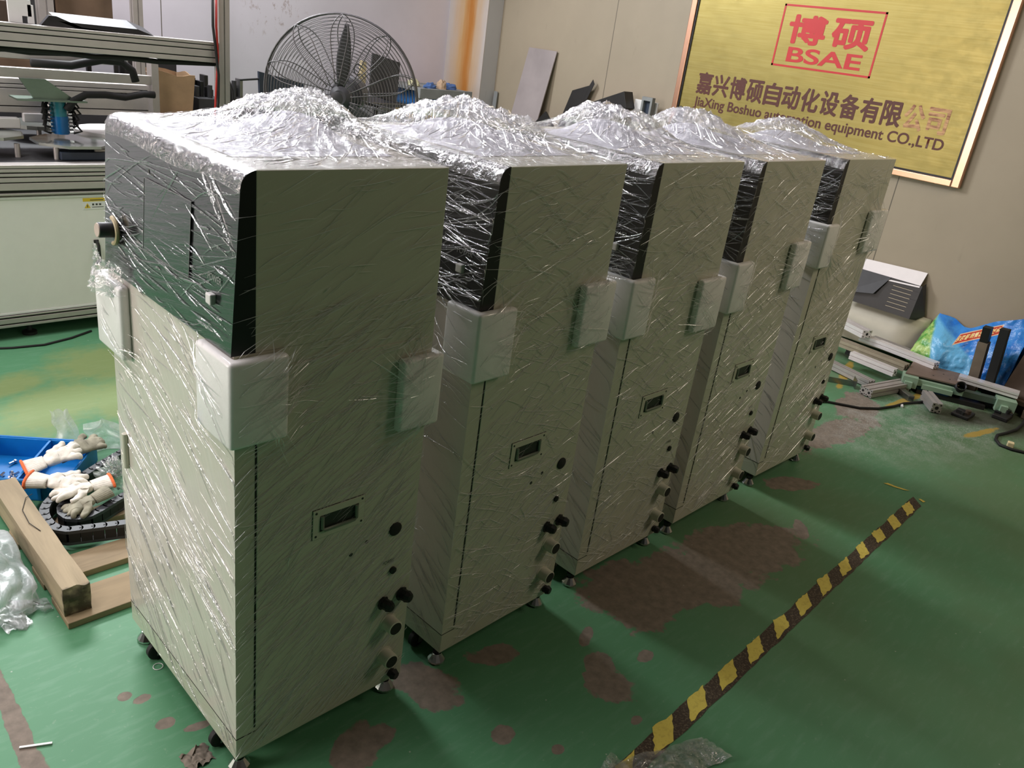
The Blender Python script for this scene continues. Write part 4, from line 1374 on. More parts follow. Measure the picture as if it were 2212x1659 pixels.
m.build('side_cable', 'rubber', ma, smooth='all')
# cable lying on the floor in front of the machine base
m = MB().tube([(0.2, 3.02, 0.006), (0.32, 2.98, 0.006), (0.46, 2.96, 0.006), (0.60, 3.0, 0.006), (0.72, 3.06, 0.006)], 0.006, 6)
tag(m.build('floor_cable', 'rubber', None, smooth='all'), 'thin black cable on the floor below the cream machine cabinet', 'cable')

# ---------------------------------------------------------------- things stacked behind the machine
sh = thing('storage_rack', 'dark steel rack with shelves standing behind the aluminium machine', 'rack', (0.95, 4.95, 0))
def S(*p):
    return (p[0] - 0.95, p[1] - 4.95, p[2])
for z in (0.15, 0.95, 1.33):
    MB().box(S(0.2, 4.66, z), S(1.56, 5.3, z + 0.03)).build('shelf_board', 'brownbox', sh)
for (x, y) in ((0.2, 4.66), (1.54, 4.66), (0.2, 5.28), (1.54, 5.28)):
    MB().box(S(x, y, 0), S(x + 0.03, y + 0.03, 1.36)).build('rack_post', 'darksteel', sh)
def box_thing(name, lo, hi, mat, label, cat, group=None, bevel=0.004, rz=0.0, flaps=None):
    lo, hi = Vector(lo), Vector(hi)
    c = (lo + hi) / 2
    t = MB().box(lo - Vector((c.x, c.y, lo.z)), hi - Vector((c.x, c.y, lo.z)), bevel=bevel).build(name, mat)
    t.location = (c.x, c.y, lo.z); t.rotation_euler = (0, 0, rz)
    return tag(t, label, cat, group)
box_thing('cardboard_box', (1.19, 4.7, 1.361), (1.53, 5.2, 1.75), 'cardboard_dark', 'big brown cardboard box on the rack, topmost behind the machine beam', 'box')
box_thing('steel_case', (0.93, 4.72, 1.361), (1.18, 5.2, 1.66), 'darkgrey', 'dark grey case on the rack beside the big brown cardboard box', 'case')
box_thing('wooden_block', (0.62, 4.70, 1.361), (0.91, 5.1, 1.55), 'brownbox', 'dark brown block at the left end of the rack top', 'block')
m = MB().lathe((0, 0, 0), (1, 0, 0), [(0, 0.05), (0.01, 0.058), (0.38, 0.058), (0.39, 0.05)], 20)
yr = m.build('foam_roll', 'yellow', None, smooth=True); yr.location = (1.14, 4.78, 1.039)
tag(yr, 'dull yellow roll lying on the rack behind the black hose', 'roll')
box_thing('parts_box', (0.3, 4.7, 0.981), (0.78, 5.1, 1.24), 'brownbox', 'dark brown box on the middle rack shelf at the left', 'box')
box_thing('parts_box', (0.82, 4.7, 0.981), (1.12, 5.1, 1.22), 'cardboard_dark', 'brown carton between the yellow roll and the dark box', 'box')
# workbench along the back with open carton and metal parts
wb = thing('workbench', 'low dark bench against the white back wall carrying the open carton', 'bench', (2.1, 5.0, 0))
MB().box((-0.5, -0.35, 0.86), (0.5, 0.35, 0.90), bevel=.003).build('bench_top', 'darkgrey', wb)
for sx in (-1, 1):
    for sy in (-1, 1):
        MB().box((sx * 0.44 - 0.025, sy * 0.29 - 0.025, 0), (sx * 0.44 + 0.025, sy * 0.29 + 0.025, 0.86)).build('leg', 'darksteel', wb)
ct = thing('open_carton', 'tan open cardboard carton with ragged top edge on the dark bench', 'carton', (1.90, 4.86, 0.904))
m = MB()
def carton(u, v):
    a = u * 4
    k = int(min(3, a)); f = a - k
    cs = [(-0.15, -0.14), (0.16, -0.14), (0.16, 0.14), (-0.15, 0.14)]
    p, q = cs[k], cs[(k + 1) % 4]
    x, y = p[0] + (q[0] - p[0]) * f, p[1] + (q[1] - p[1]) * f
    fl = 1 + 0.12 * v
    top = 0.29 + 0.03 * noise.noise(Vector((a * 2.3, 0, 0))) - 0.05 * max(0, x)
    return (x * fl, y * fl, 0.002 + v * top)
m.grid(carton, 32, 6)
m.add([(-0.15, -0.14, .002), (0.16, -0.14, .002), (0.16, 0.14, .002), (-0.15, 0.14, .002)], [(0, 1, 2, 3)])
o = m.build('walls', 'cardboard', ct); sm = o.modifiers.new('solid', 'SOLIDIFY'); sm.thickness = 0.006
bb = MB().box((0, 0, 0), (0.46, 0.015, 0.44)).build('dark_board', 'darkgrey')
bb.location = (1.70, 5.20, 0.901); bb.rotation_euler = (0, 0, 0)
tag(bb, 'dark board standing upright behind the tan open carton', 'board')
# jumble of machine parts
def jumble(name, loc, n, ext, seed, mats, label, cat):
    """one cast part with fins and bosses"""
    rr = random.Random(seed)
    t = thing(name, label, cat, loc)
    m = MB().box((-ext[0] / 2, -ext[1] / 2, 0), (ext[0] / 2, ext[1] / 2, ext[2] * 0.45), bevel=.006)
    m.build('casting', mats[0], t)
    for k in range(n):
        x, y = rr.uniform(-.4, .4) * ext[0], rr.uniform(-.4, .4) * ext[1]
        h = ext[2] * rr.uniform(0.6, 1.0)
        if k % 2:
            MB().cyl((x, y, ext[2] * 0.4), (x, y, h), ext[0] * rr.uniform(.06, .14), n=14).build('boss', mats[k % len(mats)], t, smooth=True)
        else:
            MB().box((x - ext[0] * .07, y - ext[1] * .2, ext[2] * .4), (x + ext[0] * .07, y + ext[1] * .2, h), bevel=.003).build('fin', mats[k % len(mats)], t)
    return t
jumble('gearbox', (2.24, 4.90, 0.90), 7, (0.20, 0.22, 0.28), 2, ['darkgrey', 'blacksheet', 'darksteel'], 'dark gearbox casting on the bench just right of the tan carton', 'gearbox')
jumble('motor_unit', (2.48, 4.92, 0.90), 7, (0.18, 0.2, 0.30), 6, ['blacksheet', 'darkgrey', 'steel'], 'black and grey motor unit on the bench seen beside the red cable', 'motor')
ub = thing('dustpan', 'navy blue angular dustpan with thin rod, leaning left of the fan cage', 'dustpan', (1.98, 3.3, 0))
m = MB()
m.prism([(-0.14, 0, 1.10), (0.16, 0, 1.08), (0.14, 0, 1.318), (-0.04, 0, 1.352), (-0.155, 0, 1.372)], (0, 0, 0), (0, 0.02, 0))
m.build('pan', 'navy', ub)
MB().cyl((-0.15, 0.01, 1.33), (-0.26, 0.03, 1.315), 0.006, n=8).build('rod', 'rubber', ub)
MB().box((-0.05, 0.0, 0.0), (0.03, 0.03, 1.12)).build('stand', 'darksteel', ub)
jumble('spare_motor', (1.93, 3.75, 0.0), 8, (0.24, 0.24, 1.28), 9, ['blacksheet', 'darkgrey', 'rubber'], 'tall black motor part standing between machine post and navy dustpan', 'motor')

# ---------------------------------------------------------------- behind the fan, along the white wall
bk = thing('wire_basket', 'grey wire basket behind the right side of the fan', 'basket', (4.0, 4.72, 0))
m = MB()
for z in (0.55, 0.80, 1.04):
    m.tube([(-0.42, -0.18, z), (0.30, -0.18, z), (0.30, 0.18, z), (-0.42, 0.18, z)], 0.005, 6, closed=True)
for k in range(25):
    x = -0.42 + 0.72 * k / 24
    for y in (-0.18, 0.18):
        m.tube([(x, y, 0.55), (x, y, 1.04)], 0.0028, 5)
m.build('basket_wires', 'steel', bk)
MB().cyl((0.06, -0.19, 0), (0.06, -0.19, 1.06), 0.014, n=10).build('white_post', 'white', bk, smooth=True)
MB().box((-0.42, -0.18, 0.53), (0.30, 0.18, 0.55)).build('basket_floor', 'darkgrey', bk)
for (x, y) in ((-0.4, -0.16), (0.28, -0.16), (-0.4, 0.16), (0.28, 0.16)):
    MB().cyl((x, y, 0), (x, y, 0.54), 0.012, n=8).build('leg', 'steel', bk, smooth=True)
lp = MB().box((-0.16, -0.008, 0.0), (0.16, 0.008, 0.36), bevel=.002).build('cover_sheet', 'darkgrey')
lp.location = (4.0, 5.06, 1.065); lp.rotation_euler = (math.radians(-12), math.radians(11), 0)
tag(lp, 'dark grey flat panel tilted against the white wall, seen through the fan', 'panel')
tb_ = thing('side_table', 'plain dark table under the tilted panel behind the fan', 'table', (4.1, 5.2, 0))
MB().box((-0.5, -0.2, 1.0), (0.16, 0.3, 1.03)).build('table_top', 'darkgrey', tb_)
for (x, y) in ((-0.47, -0.17), (0.13, -0.17), (-0.47, 0.27), (0.13, 0.27)):
    MB().box((x - .015, y - .015, 0), (x + .015, y + .015, 1.0)).build('leg', 'darksteel', tb_)
tp = thing('tape_gun', 'tan hand tool standing upright behind the fan blade', 'tool', (3.80, 5.12, 1.03))
m = MB().prism([(-0.03, 0, 0), (0.03, 0, 0), (0.05, 0, 0.2), (0.045, 0, 0.33), (0.0, 0, 0.34), (-0.01, 0, 0.2)], (0, 0, 0), (0, 0.04, 0))
m.build('body', 'tan', tp)
MB().tube([(-0.03 + 0.04 * math.cos(a), 0.02, 0.26 + 0.045 * math.sin(a)) for a in [2 * PI * k / 20 for k in range(20)]], 0.006, 6, closed=True).build('ring', 'darkgrey', tp, smooth='all')
box_thing('junction_box', (4.20, 5.22, 1.031), (4.255, 5.34, 1.13), 'navy', 'small dark box with a pale lid right of the tilted grey panel', 'box')
cr = thing('wooden_crate', 'grey slatted wooden crate with rags on top, in the corner by the rusty column', 'crate', (4.63, 5.15, 0))
for (x, y) in ((-0.28, -0.2), (0.27, -0.2), (-0.28, 0.3), (0.27, 0.3)):
    MB().box((x - .035, y - .03, 0), (x + .035, y + .03, 1.14)).build('corner_post', 'greywood', cr)
MB().box((-0.325, -0.245, 1.10), (0.32, -0.20, 1.19), bevel=.003).build('top_rail', 'greywood', cr)
MB().box((-0.325, 0.30, 1.10), (0.32, 0.345, 1.19), bevel=.003).build('top_rail', 'greywood', cr)
MB().box((-0.325, -0.2, 1.16), (0.32, 0.30, 1.185)).build('lid', 'greywood', cr)
for x in (-0.05, 0.12):
    MB().box((x - .03, -0.235, 0.1), (x + .03, -0.21, 1.10)).build('slat', 'greywood', cr)
MB().box((-0.32, -0.24, 0.12), (0.31, 0.33, 0.16)).build('crate_floor', 'greywood', cr)
MAT['rag_blue'] = simple('blue_rag', (72, 100, 150), 0.9, 0, 0.2)
MAT['rag_tan'] = simple('tan_rag', (176, 150, 124), 0.9, 0, 0.2)
MAT['rag_cream'] = simple('cream_rag', (190, 186, 150), 0.9, 0, 0.2)
MAT['sack_blue'] = simple('blue_sack', (44, 110, 180), 0.6)
MAT['sack_yellow'] = simple('yellow_sack', (196, 158, 62), 0.6)


def lump(name, loc, rx, ry, rz, mat, label, cat, seed, rough=0.3, fr=6, n=(24, 16), group=None):
    off = Vector((seed * 3.7, seed, 0))
    def fn(u, v):
        th, ph = 2 * PI * u, PI * v / 2
        d = Vector((math.cos(th) * math.cos(ph), math.sin(th) * math.cos(ph), math.sin(ph)))
        k = 1 + rough * (noise.noise(d * fr * 0.4 + off) + 0.6 * abs(noise.noise(d * fr + off)) - 0.2)
        return (d.x * rx * k, d.y * ry * k, max(0, d.z * rz * k))
    m = MB().grid(fn, n[0], n[1])
    o = m.build(name, mat, None, smooth='all')
    o.location = loc
    return tag(o, label, cat, group)


lump('rag', (4.49, 5.0, 1.19), 0.065, 0.05, 0.05, 'rag_blue', 'blue rag on the left of the grey crate lid', 'rag', 1)
lump('rag', (4.615, 4.98, 1.19), 0.045, 0.05, 0.085, 'rag_tan', 'tan rag heaped in the middle of the grey crate lid', 'rag', 2)
lump('rag', (4.76, 5.05, 1.19), 0.09, 0.08, 0.05, 'rag_blue', 'blue rag on the right of the grey crate lid', 'rag', 3)
lump('rag', (4.42, 5.16, 1.19), 0.06, 0.06, 0.06, 'rag_cream', 'cream rag at the far left edge of the grey crate lid', 'rag', 4)
box_thing('sack', (4.40, 4.99, 0.832), (4.855, 5.41, 1.0), 'sack_yellow', 'yellow sack inside the grey slatted crate, under the blue one', 'sack', bevel=.03)
box_thing('sack', (4.40, 4.99, 1.001), (4.855, 5.41, 1.15), 'sack_blue', 'blue sack inside the grey slatted crate, on the yellow one', 'sack', bevel=.03)
box_thing('sack', (4.40, 4.99, 0.162), (4.855, 5.41, 0.831), 'navy', 'dark sack at the bottom of the grey slatted crate', 'sack', bevel=.03)

# ---------------------------------------------------------------- sheets leaning along the beige wall
def leaning(name, y0, y1, ztop, base_off, mat, label, cat, th=0.006, skew=0.0, xtop=5.385, poly=None):
    """a board standing on the floor, its top edge against the wall"""
    m = MB()
    xb = xtop - base_off
    p = [(xb, y0, 0), (xb, y1, 0), (xtop, y1 + skew, ztop), (xtop, y0 + skew, ztop)]
    nrm = Vector((ztop, 0, -base_off)).normalized() * -th
    m.prism(p, (0, 0, 0), tuple(nrm))
    return tag(m.build(name, mat), label, cat)
MAT['mauve'] = simple('dusty_mauve_board', (152, 142, 142), 0.6, 0, 0.12, 3)
leaning('long_board', 4.77, 4.40, 1.66, 0.22, 'mauve', 'tall dusty grey board leaning on the beige wall left of the sign', 'board', 0.01, -0.14)
leaning('thin_board', 5.03, 4.98, 1.20, 0.06, 'greywood', 'narrow grey strip leaning in the corner beside the column', 'board', 0.01, 0.02)
m = MB().prism([(5.30, 4.28, 0), (5.30, 4.08, 0), (5.335, 3.86, 1.08), (5.352, 3.72, 1.44), (5.354, 3.745, 1.475), (5.352, 3.775, 1.42), (5.345, 3.965, 1.352), (5.335, 4.06, 1.06)], (0, 0, 0), (-0.006, 0, 0))
tag(m.build('black_sheet', 'blacksheet'), 'tall black bent sheet leaning on the beige wall, right of the grey board', 'sheet metal')
m = MB().prism([(5.20, 4.34, 0), (5.20, 4.02, 0), (5.24, 4.04, 1.02), (5.245, 4.16, 1.13), (5.24, 4.27, 1.02)], (0, 0, 0), (-0.02, 0, 0))
tag(m.build('black_sheet', 'blacksheet'), 'low pointed black sheet at the foot of the tall grey board', 'sheet metal')
lb = thing('low_shelf', 'grey shelf unit along the beige wall below the sign', 'shelf', (5.2, 3.2, 0))
MB().box((-0.15, -0.6, 1.12), (0.18, 0.55, 1.15)).build('shelf_top', 'greywood', lb)
for y in (-0.57, 0.52):
    MB().box((-0.14, y - .02, 0), (0.17, y + .02, 1.12)).build('side_board', 'greywood', lb)
bx = MB().box((-0.06, -0.19, 0), (0.06, 0.19, 0.14), bevel=.003).build('black_box', 'blacksheet')
bx.location = (5.24, 3.36, 1.235); bx.rotation_euler = (math.radians(-22), 0, 0)
tag(bx, 'black sheet-metal box tilted on the shelf left of the sign', 'box')
box_thing('white_block', (5.26, 3.66, 1.151), (5.30, 3.76, 1.27), 'white', 'small white block beside the black sheet-metal box', 'block')
box_thing('white_board', (5.30, 2.95, 1.151), (5.32, 3.20, 1.385), 'white', 'small white panel behind the grey frame at the sign edge', 'panel')
fr = thing('hollow_bracket', 'small grey rectangular frame standing beside the sign edge', 'frame', (5.24, 3.01, 1.151))
m = MB()
for lo, hi in (((-.055, 0), (-.035, .27)), ((.035, 0), (.055, .27)), ((-.035, .24), (.035, .27)), ((-.035, 0), (.035, .10))):
    m.box((-0.02, lo[0], lo[1]), (0.02, hi[0], hi[1]))
m.build('surround', 'greywood', fr)
MB().box((0.012, -.035, .10), (0.016, .035, .24)).build('opening_back', 'navy', fr)
m = MB().prism([(5.28, 2.66, 1.152), (5.28, 2.80, 1.152), (5.30, 2.76, 1.30), (5.30, 2.71, 1.40), (5.30, 2.67, 1.38)], (0, 0, 0), (-0.02, 0, 0))
tag(m.build('black_offcut', 'blacksheet'), 'black pointed offcut just under the left edge of the sign', 'sheet metal')

# ---------------------------------------------------------------- offcuts in the right corner
# slotted black cover on a pale board, white sheet draped over it
pb = thing('pale_board', 'long pale curved board lying along the foot of the beige wall', 'board', (5.2, 0.75, 0))
m = MB()
def pbf(u, v):
    y = -0.42 + u * 0.9
    a = v * PI * 0.5
    return (0.175 - 0.12 * math.sin(a), y, 0.02 + 0.27 * (1 - math.sin(a)) ** 1.0 * (1) + 0.0 + 0.02 * math.cos(a))
m.grid(pbf, 4, 12)
o = m.build('curved_sheet', simple('pale_sheet', (176, 170, 152), 0.45, 0.1, 0.04), pb, smooth='all')
sm = o.modifiers.new('solid', 'SOLIDIFY'); sm.thickness = 0.006; sm.offset = -1
bc = thing('black_cover', 'black slotted sheet-metal cover leaning at the wall right of the last cabinet', 'cover', (5.30, 0.62, 0.29))
m = MB()
# plate in local x' (along -y) / z with six slots
slots = [(0.05, 0.055 + k * 0.026) for k in range(6)]
def bp(yy, zz, d=0.0):
    return (0.03 - 0.05 * (1 - zz / 0.25) - d, yy, zz)
rows = []
zs = [0.0] + [z for k in range(6) for z in (0.040 + k * 0.029, 0.046 + k * 0.029)] + [0.235]
for k in range(len(zs) - 1):
    za, zb = zs[k], zs[k + 1]
    slot = k % 2 == 1
    if slot:
        m.add([bp(0.32, za), bp(0.02, za), bp(0.02, zb), bp(0.32, zb)], [(0, 1, 2, 3)])
        m.add([bp(-0.12, za), bp(-0.17, za), bp(-0.17, zb), bp(-0.12, zb)], [(0, 1, 2, 3)])
    else:
        m.add([bp(0.32, za), bp(-0.17, za), bp(-0.17, zb), bp(0.32, zb)], [(0, 1, 2, 3)])
o = m.build('slotted_plate', 'blacksheet', bc)
sm = o.modifiers.new('solid', 'SOLIDIFY'); sm.thickness = 0.003
m = MB().prism([bp(-0.17, 0.0), bp(-0.17, 0.235), (0.075, -0.175, 0.250), (0.072, -0.235, 0.03), (0.03, -0.20, -0.005)], (0, 0, 0), (-0.003, 0, 0))
m.build('side_flange', 'darkgrey', bc)
m = MB()  # pale bars painting in the lit wall that shows through the slots
for k in range(6):
    za = 0.040 + k * 0.029
    m.prism([bp(0.02, za + .0005, .0005), bp(-0.12, za + .0005, .0005), bp(-0.12, za + .0038, .0005), bp(0.02, za + .0038, .0005)], (0, 0, 0), (-0.001, 0, 0))
m.build('slot_light_bar', 'alum_tan', bc)
m = MB().prism([bp(0.32, 0.235, .004), bp(0.05, 0.235, .004), bp(0.12, 0.10, .03), bp(0.32, 0.06, .03)], (0, 0, 0), (-0.004, 0, 0))
m.build('folded_tab', 'darkgrey', bc)
m = MB().prism([(0.09, 0.30, 0.298), (0.09, -0.155, 0.318), bp(-0.155, 0.222, .008), bp(0.30, 0.195, .008)], (0, 0, 0), (0.002, 0, 0.003))
ws = m.build('white_sheet', 'paper'); ws.location = bc.location
tag(ws, 'white paper sheet draped over the top of the black slotted cover', 'sheet')

PG = 'aluminium profile offcuts in the corner'
def prof(A, B, w, h, label, sw=1, sh=1, mat='alum_bright', roll=0.0):
    A, B = Vector(A), Vector(B)
    m = profile_mesh(A - A, B - A, w, h, sw, sh, roll)
    o = m.build('aluminium_profile', [mat, 'alum_dark'])
    o.location = A
    return tag(o, label, 'profile', PG)
prof((5.00, 0.60, 0.167), (5.19, 1.02, 0.167), 0.085, 0.055, 'thick bright profile ending in an open channel, topmost at the back of the pile', 1, 1)
prof((4.945, 0.090, 0.135), (5.09, 0.66, 0.112), 0.06, 0.045, 'long bright profile reaching over the brown plate toward the blue bag', 2, 1)
prof((4.78, 0.215, 0.105), (4.84, 0.95, 0.105), 0.075, 0.045, 'dull tan profile lying below the long bright one', 2, 1, 'alum_tan')
prof((4.655, 0.235, 0.086), (4.69, 0.55, 0.086), 0.05, 0.05, 'bright white profile with an open end facing the camera, beside the green rail', 1, 1)
prof((4.44, 0.285, 0.03), (4.56, 0.72, 0.03), 0.06, 0.045, 'silver profile with dark slots nearest the last cabinet', 2, 1, 'alum')
prof((4.265, 0.245, 0.031), (4.66, 0.158, 0.031), 0.085, 0.050, 'short thick grey profile lying crosswise on the floor in front of the pile', 2, 1, 'alum')
prof((4.435, -0.125, 0.036), (4.60, 0.00, 0.036), 0.06, 0.06, 'dark hollow profile stub pointing at the camera below the green rail', 1, 1, 'alum')
prof((5.17, 0.27, 0.09), (5.21, 0.62, 0.09), 0.04, 0.05, 'pale profile behind the long bright one, beside the green corner of the bag', 1, 1, 'alum')
prof((4.965, -0.41, 0.125), (4.90, -0.07, 0.125), 0.075, 0.035, 'bright white profile resting on the right end of the green rail', 2, 1)
prof((4.86, 0.30, 0.040), (4.91, 0.66, 0.040), 0.06, 0.05, 'dark grey profile, its colour standing in for shade, lowest in the pile under the tan one', 1, 1, 'darkgrey')  # dark grey instead of aluminium puts the shade into the colour
jumble('shade_casting', (4.58, -0.24, 0.0), 4, (0.13, 0.10, 0.05), 21, ['blacksheet', 'brownbox', 'darksteel'], 'added dark casting standing in for shade below the pale green rail', 'casting')  # two dark solids added to fill the shaded floor under the rail
jumble('shade_casting', (4.80, -0.40, 0.0), 4, (0.12, 0.09, 0.06), 22, ['blacksheet', 'brownbox', 'darksteel'], 'added dark casting standing in for shade beyond the right end of the green rail', 'casting')
box_thing('metal_offcut', (4.46, 0.07, 0.0), (4.58, 0.11, 0.035), 'steel', 'small grey metal offcut leaning by the hollow profile stub', 'offcut', bevel=.002, rz=.9)
# thin angle bracket
m = MB()
m.box((-0.10, -0.002, 0.0), (0.10, 0.002, 0.035)).box((0.096, -0.05, 0.0), (0.10, 0.03, 0.06))
ab = m.build('angle_bracket', 'steel'); ab.location = (4.30, 0.44, 0.001); ab.rotation_euler = (0, 0, math.radians(-55))
tag(ab, 'thin bent steel bracket on the floor beside the last cabinet', 'bracket')
# green slide rail with brown plate
gr = thing('slide_rail', 'pale green machine rail lying on the floor under the brown plate', 'rail', (4.80, -0.12, 0))
GA = Vector((4.67, 0.19, 0.0)); GBm = Vector((4.93, -0.42, 0.0))
gd = (GBm - GA).normalized(); gn = Vector((gd.y, -gd.x, 0))
def G(s, t_, z):
    p = GA + gd * s + gn * t_
    return (p.x - 4.80, p.y + 0.12, z)
def gbox(s0, s1, t0, t1, z0, z1, mat, name, parent=gr):
    m = MB()
    vs = [G(s0, t0, z0), G(s1, t0, z0), G(s1, t1, z0), G(s0, t1, z0), G(s0, t0, z1), G(s1, t0, z1), G(s1, t1, z1), G(s0, t1, z1)]
    m.add(vs, [(0, 3, 2, 1), (4, 5, 6, 7), (0, 1, 5, 4), (1, 2, 6, 5), (2, 3, 7, 6), (3, 0, 4, 7)])
    return m.build(name, mat, parent)
gbox(0.0, 0.09, -0.05, 0.06, 0.03, 0.100, 'greenmetal', 'end_block')
gbox(0.015, 0.06, 0.0601, 0.085, 0.03, 0.072, 'greenmetal', 'end_lug')
gbox(0.09, 0.36, -0.03, 0.035, 0.05, 0.088, 'greenmetal', 'rail_bar')
gbox(0.12, 0.30, 0.0352, 0.060, 0.042, 0.070, 'greenmetal', 'rail_lip')
gbox(0.36, 0.56, -0.03, 0.02, 0.045, 0.082, 'greenbrkt', 'rail_bar')
gbox(0.55, 0.66, -0.06, 0.055, 0.02, 0.096, 'greenmetal', 'end_block')
gbox(0.575, 0.615, 0.0552, 0.085, 0.0, 0.066, 'greenmetal', 'end_lug')
gbox(0.0, 0.66, -0.05, -0.02, 0.0, 0.03, 'darkgrey', 'base_bar')
gbox(0.1, 0.5, -0.1, 0.05, 0.0, 0.028, 'blacksheet', 'oil_pan')
m = MB().prism([(4.945, 0.235, 0.1015), (5.06, -0.07, 0.1015), (4.79, -0.115, 0.1015), (4.66, 0.175, 0.1015)], (0, 0, 0), (0, 0, 0.008))
for (x, y) in ((4.80, 0.05), (4.84, -0.04), (4.9, 0.02)):
    m.cyl((x, y, 0.1095), (x, y, 0.1100), 0.006, n=10, mi=1)
tag(m.build('brown_plate', ['brownplate', 'seam']), 'brown metal plate with drilled holes lying on the pale green rail', 'plate')
m = MB()
pa, pbv = Vector((4.765, -0.135, 0.118)), Vector((4.86, -0.09, 0.02))
m.tube([pa, pa.lerp(pbv, .5), pbv], 0.032, 20, caps=False)
o = m.build('pipe_stub', 'darksteel', None, smooth='all'); sm = o.modifiers.new('solid', 'SOLIDIFY'); sm.thickness = 0.006
tag(o, 'short open steel pipe in front of the brown plate', 'pipe')
# taupe post, black bar, dark board
def bar(name, A, B, w, h, mat, label, cat, cap=None):
    A, B = Vector(A), Vector(B)
    d = (B - A).normalized(); x = d.cross(Vector((0, 1, 0))).normalized(); y = x.cross(d)
    t = thing(name, label, cat, A)
    def bx_(s0, s1, k, mt, nm):
        vs = []
        for s in (s0, s1):
            for a, b in ((-1, -1), (1, -1), (1, 1), (-1, 1)):
                vs.append(d * s + x * (a * w * k / 2) + y * (b * h * k / 2))
        MB().add(vs, [(0, 3, 2, 1), (4, 5, 6, 7), (0, 1, 5, 4), (1, 2, 6, 5), (2, 3, 7, 6), (3, 0, 4, 7)]).build(nm, mt, t)
    L = (B - A).length
    if cap:
        bx_(0, L - cap, 1, mat, 'shaft'); bx_(L - cap, L, 0.8, 'black', 'end_piece')
    else:
        bx_(0, L, 1, mat, 'shaft')
    return t
bar('square_post', (5.05, -0.13, 0.03), (5.0, -0.105, 0.465), 0.06, 0.06, 'taupe', 'taupe square post with black end, upright in front of the blue bag', 'post', 0.10)
bar('black_bar', (5.0, -0.235, 0.03), (4.98, -0.205, 0.49), 0.05, 0.05, 'rubber', 'black bar standing upright right of the taupe post', 'bar')
bar('black_beam', (5.14, -0.21, 0.02), (5.12, -0.185, 0.36), 0.10, 0.04, 'blacksheet', 'wide dark beam standing between taupe post and black bar', 'beam')
m = MB().prism([(5.02, -0.30, 0.09), (5.02, -0.80, 0.09), (5.30, -0.80, 0.46), (5.30, -0.32, 0.46)], (0, 0, 0), (0.012, 0, -0.01))
m.box((5.02, -0.80, 0.0), (5.30, -0.32, 0.088))
tag(m.build('brown_board', 'brownbox'), 'dark brown panel leaning at the right edge of the pile', 'panel')
m = MB().box((4.93, -0.80, 0.0), (5.01, -0.47, 0.055), bevel=.004)
tag(m.build('grey_bar', 'taupe'), 'grey-brown bar on the floor before the dark brown panel', 'bar')
m = MB().box((4.98, -0.72, 0.056), (5.03, -0.26, 0.088), bevel=.004)
tag(m.build('dark_plank', 'brownbox'), 'dark plank on top of the grey-brown bar', 'plank')


# blue printed bag
def bagmat():
    t = NT('printed_bag')
    P = t.pos(); s = t.sep(P)
    n = t.noise(P, 12, 4, 0.6)
    col = t.mix(t.ramp(n, 0.4, 0.7), lin((40, 116, 204)), lin((70, 150, 220)))
    # pale blue lower block
    pl = t.math('MULTIPLY', t.ramp(t.math('SUBTRACT', s[2], t.math('ADD', 0.20, t.math('MULTIPLY', s[1], 0.55))), 0.01, -0.01), t.ramp(s[1], -0.08, -0.06))
    col = t.mix(pl, col, lin((104, 178, 222)))
    gy = t.math('ADD', s[1], t.math('MULTIPLY', t.math('SUBTRACT', s[2], 0.2), -0.45))
    g = t.ramp(gy, 0.215, 0.235)
    gc = t.mix(t.ramp(t.noise(P, 16, 3, 0.6), 0.42, 0.6), lin((70, 150, 60)), lin((176, 206, 120)))
    col = t.mix(g, col, gc)
    # red banner with pale lettering blocks
    b = t.math('SUBTRACT', s[2], t.math('ADD', 0.33, t.math('MULTIPLY', s[1], -0.62)))
    band = t.math('MULTIPLY', t.ramp(t.math('ABSOLUTE', b), 0.034, 0.031), t.math('MULTIPLY', t.ramp(s[1], -0.115, -0.11), t.ramp(s[1], 0.11, 0.105)))
    col = t.mix(band, col, lin((226, 190, 150)))
    band2 = t.math('MULTIPLY', t.ramp(t.math('ABSOLUTE', b), 0.027, 0.025), t.math('MULTIPLY', t.ramp(s[1], -0.11, -0.105), t.ramp(s[1], 0.105, 0.10)))
    col = t.mix(band2, col, lin((190, 62, 48)))
    wv = t.math('FRACT', t.math('MULTIPLY', s[1], 46.0))
    let = t.math('MULTIPLY', t.math('MULTIPLY', t.ramp(t.math('ABSOLUTE', b), 0.017, 0.015), t.math('MULTIPLY', t.ramp(wv, 0.2, 0.24), t.ramp(t.noise(P, 90, 1), 0.42, 0.46))), band2)
    col = t.mix(let, col, lin((232, 208, 140)))
    m = t.set(col, 0.32, 0, t.bump(t.noise(P, 14, 4, 0.6), 0.5, 0.02))
    return m


bg = thing('printed_bag', 'blue plastic bag with red banner and green corner slumped at the wall', 'bag', (5.24, 0.0, 0))
def bagf(u, v):
    # sheet from floor front to back top, slumped
    y = 0.335 - u * 0.62
    top = 0.375 + 0.13 * max(0, (u - 0.30)) + 0.16 * max(0, u - 0.55) - 0.05 * math.exp(-((u - 0.40) / 0.13) ** 2) - (0.10 * (1 - u / 0.06) if u < 0.06 else 0)
    z = 0.05 + v * (top - 0.05)
    x = -0.12 + 0.24 * v ** 1.3 - 0.06 * math.sin(PI * v) * math.sin(PI * min(1, u * 1.6 + .1))
    p = Vector((u * 7, v * 4, 1.5))
    x += 0.035 * noise.noise(p) + 0.02 * abs(noise.noise(p * 2.2))
    yy = y - (0.07 * (1 - v) if u < 0.2 else 0) * 0
    return (x, yy, z)
m = MB().grid(bagf, 60, 30)
def bagback(u, v):
    a = bagf(u, 1.0)
    b = (0.148, a[1], 0.05)
    return tuple(Vector(a).lerp(Vector(b), v))
m.grid(bagback, 60, 4)
m.build('sheet', bagmat(), bg, smooth='all')
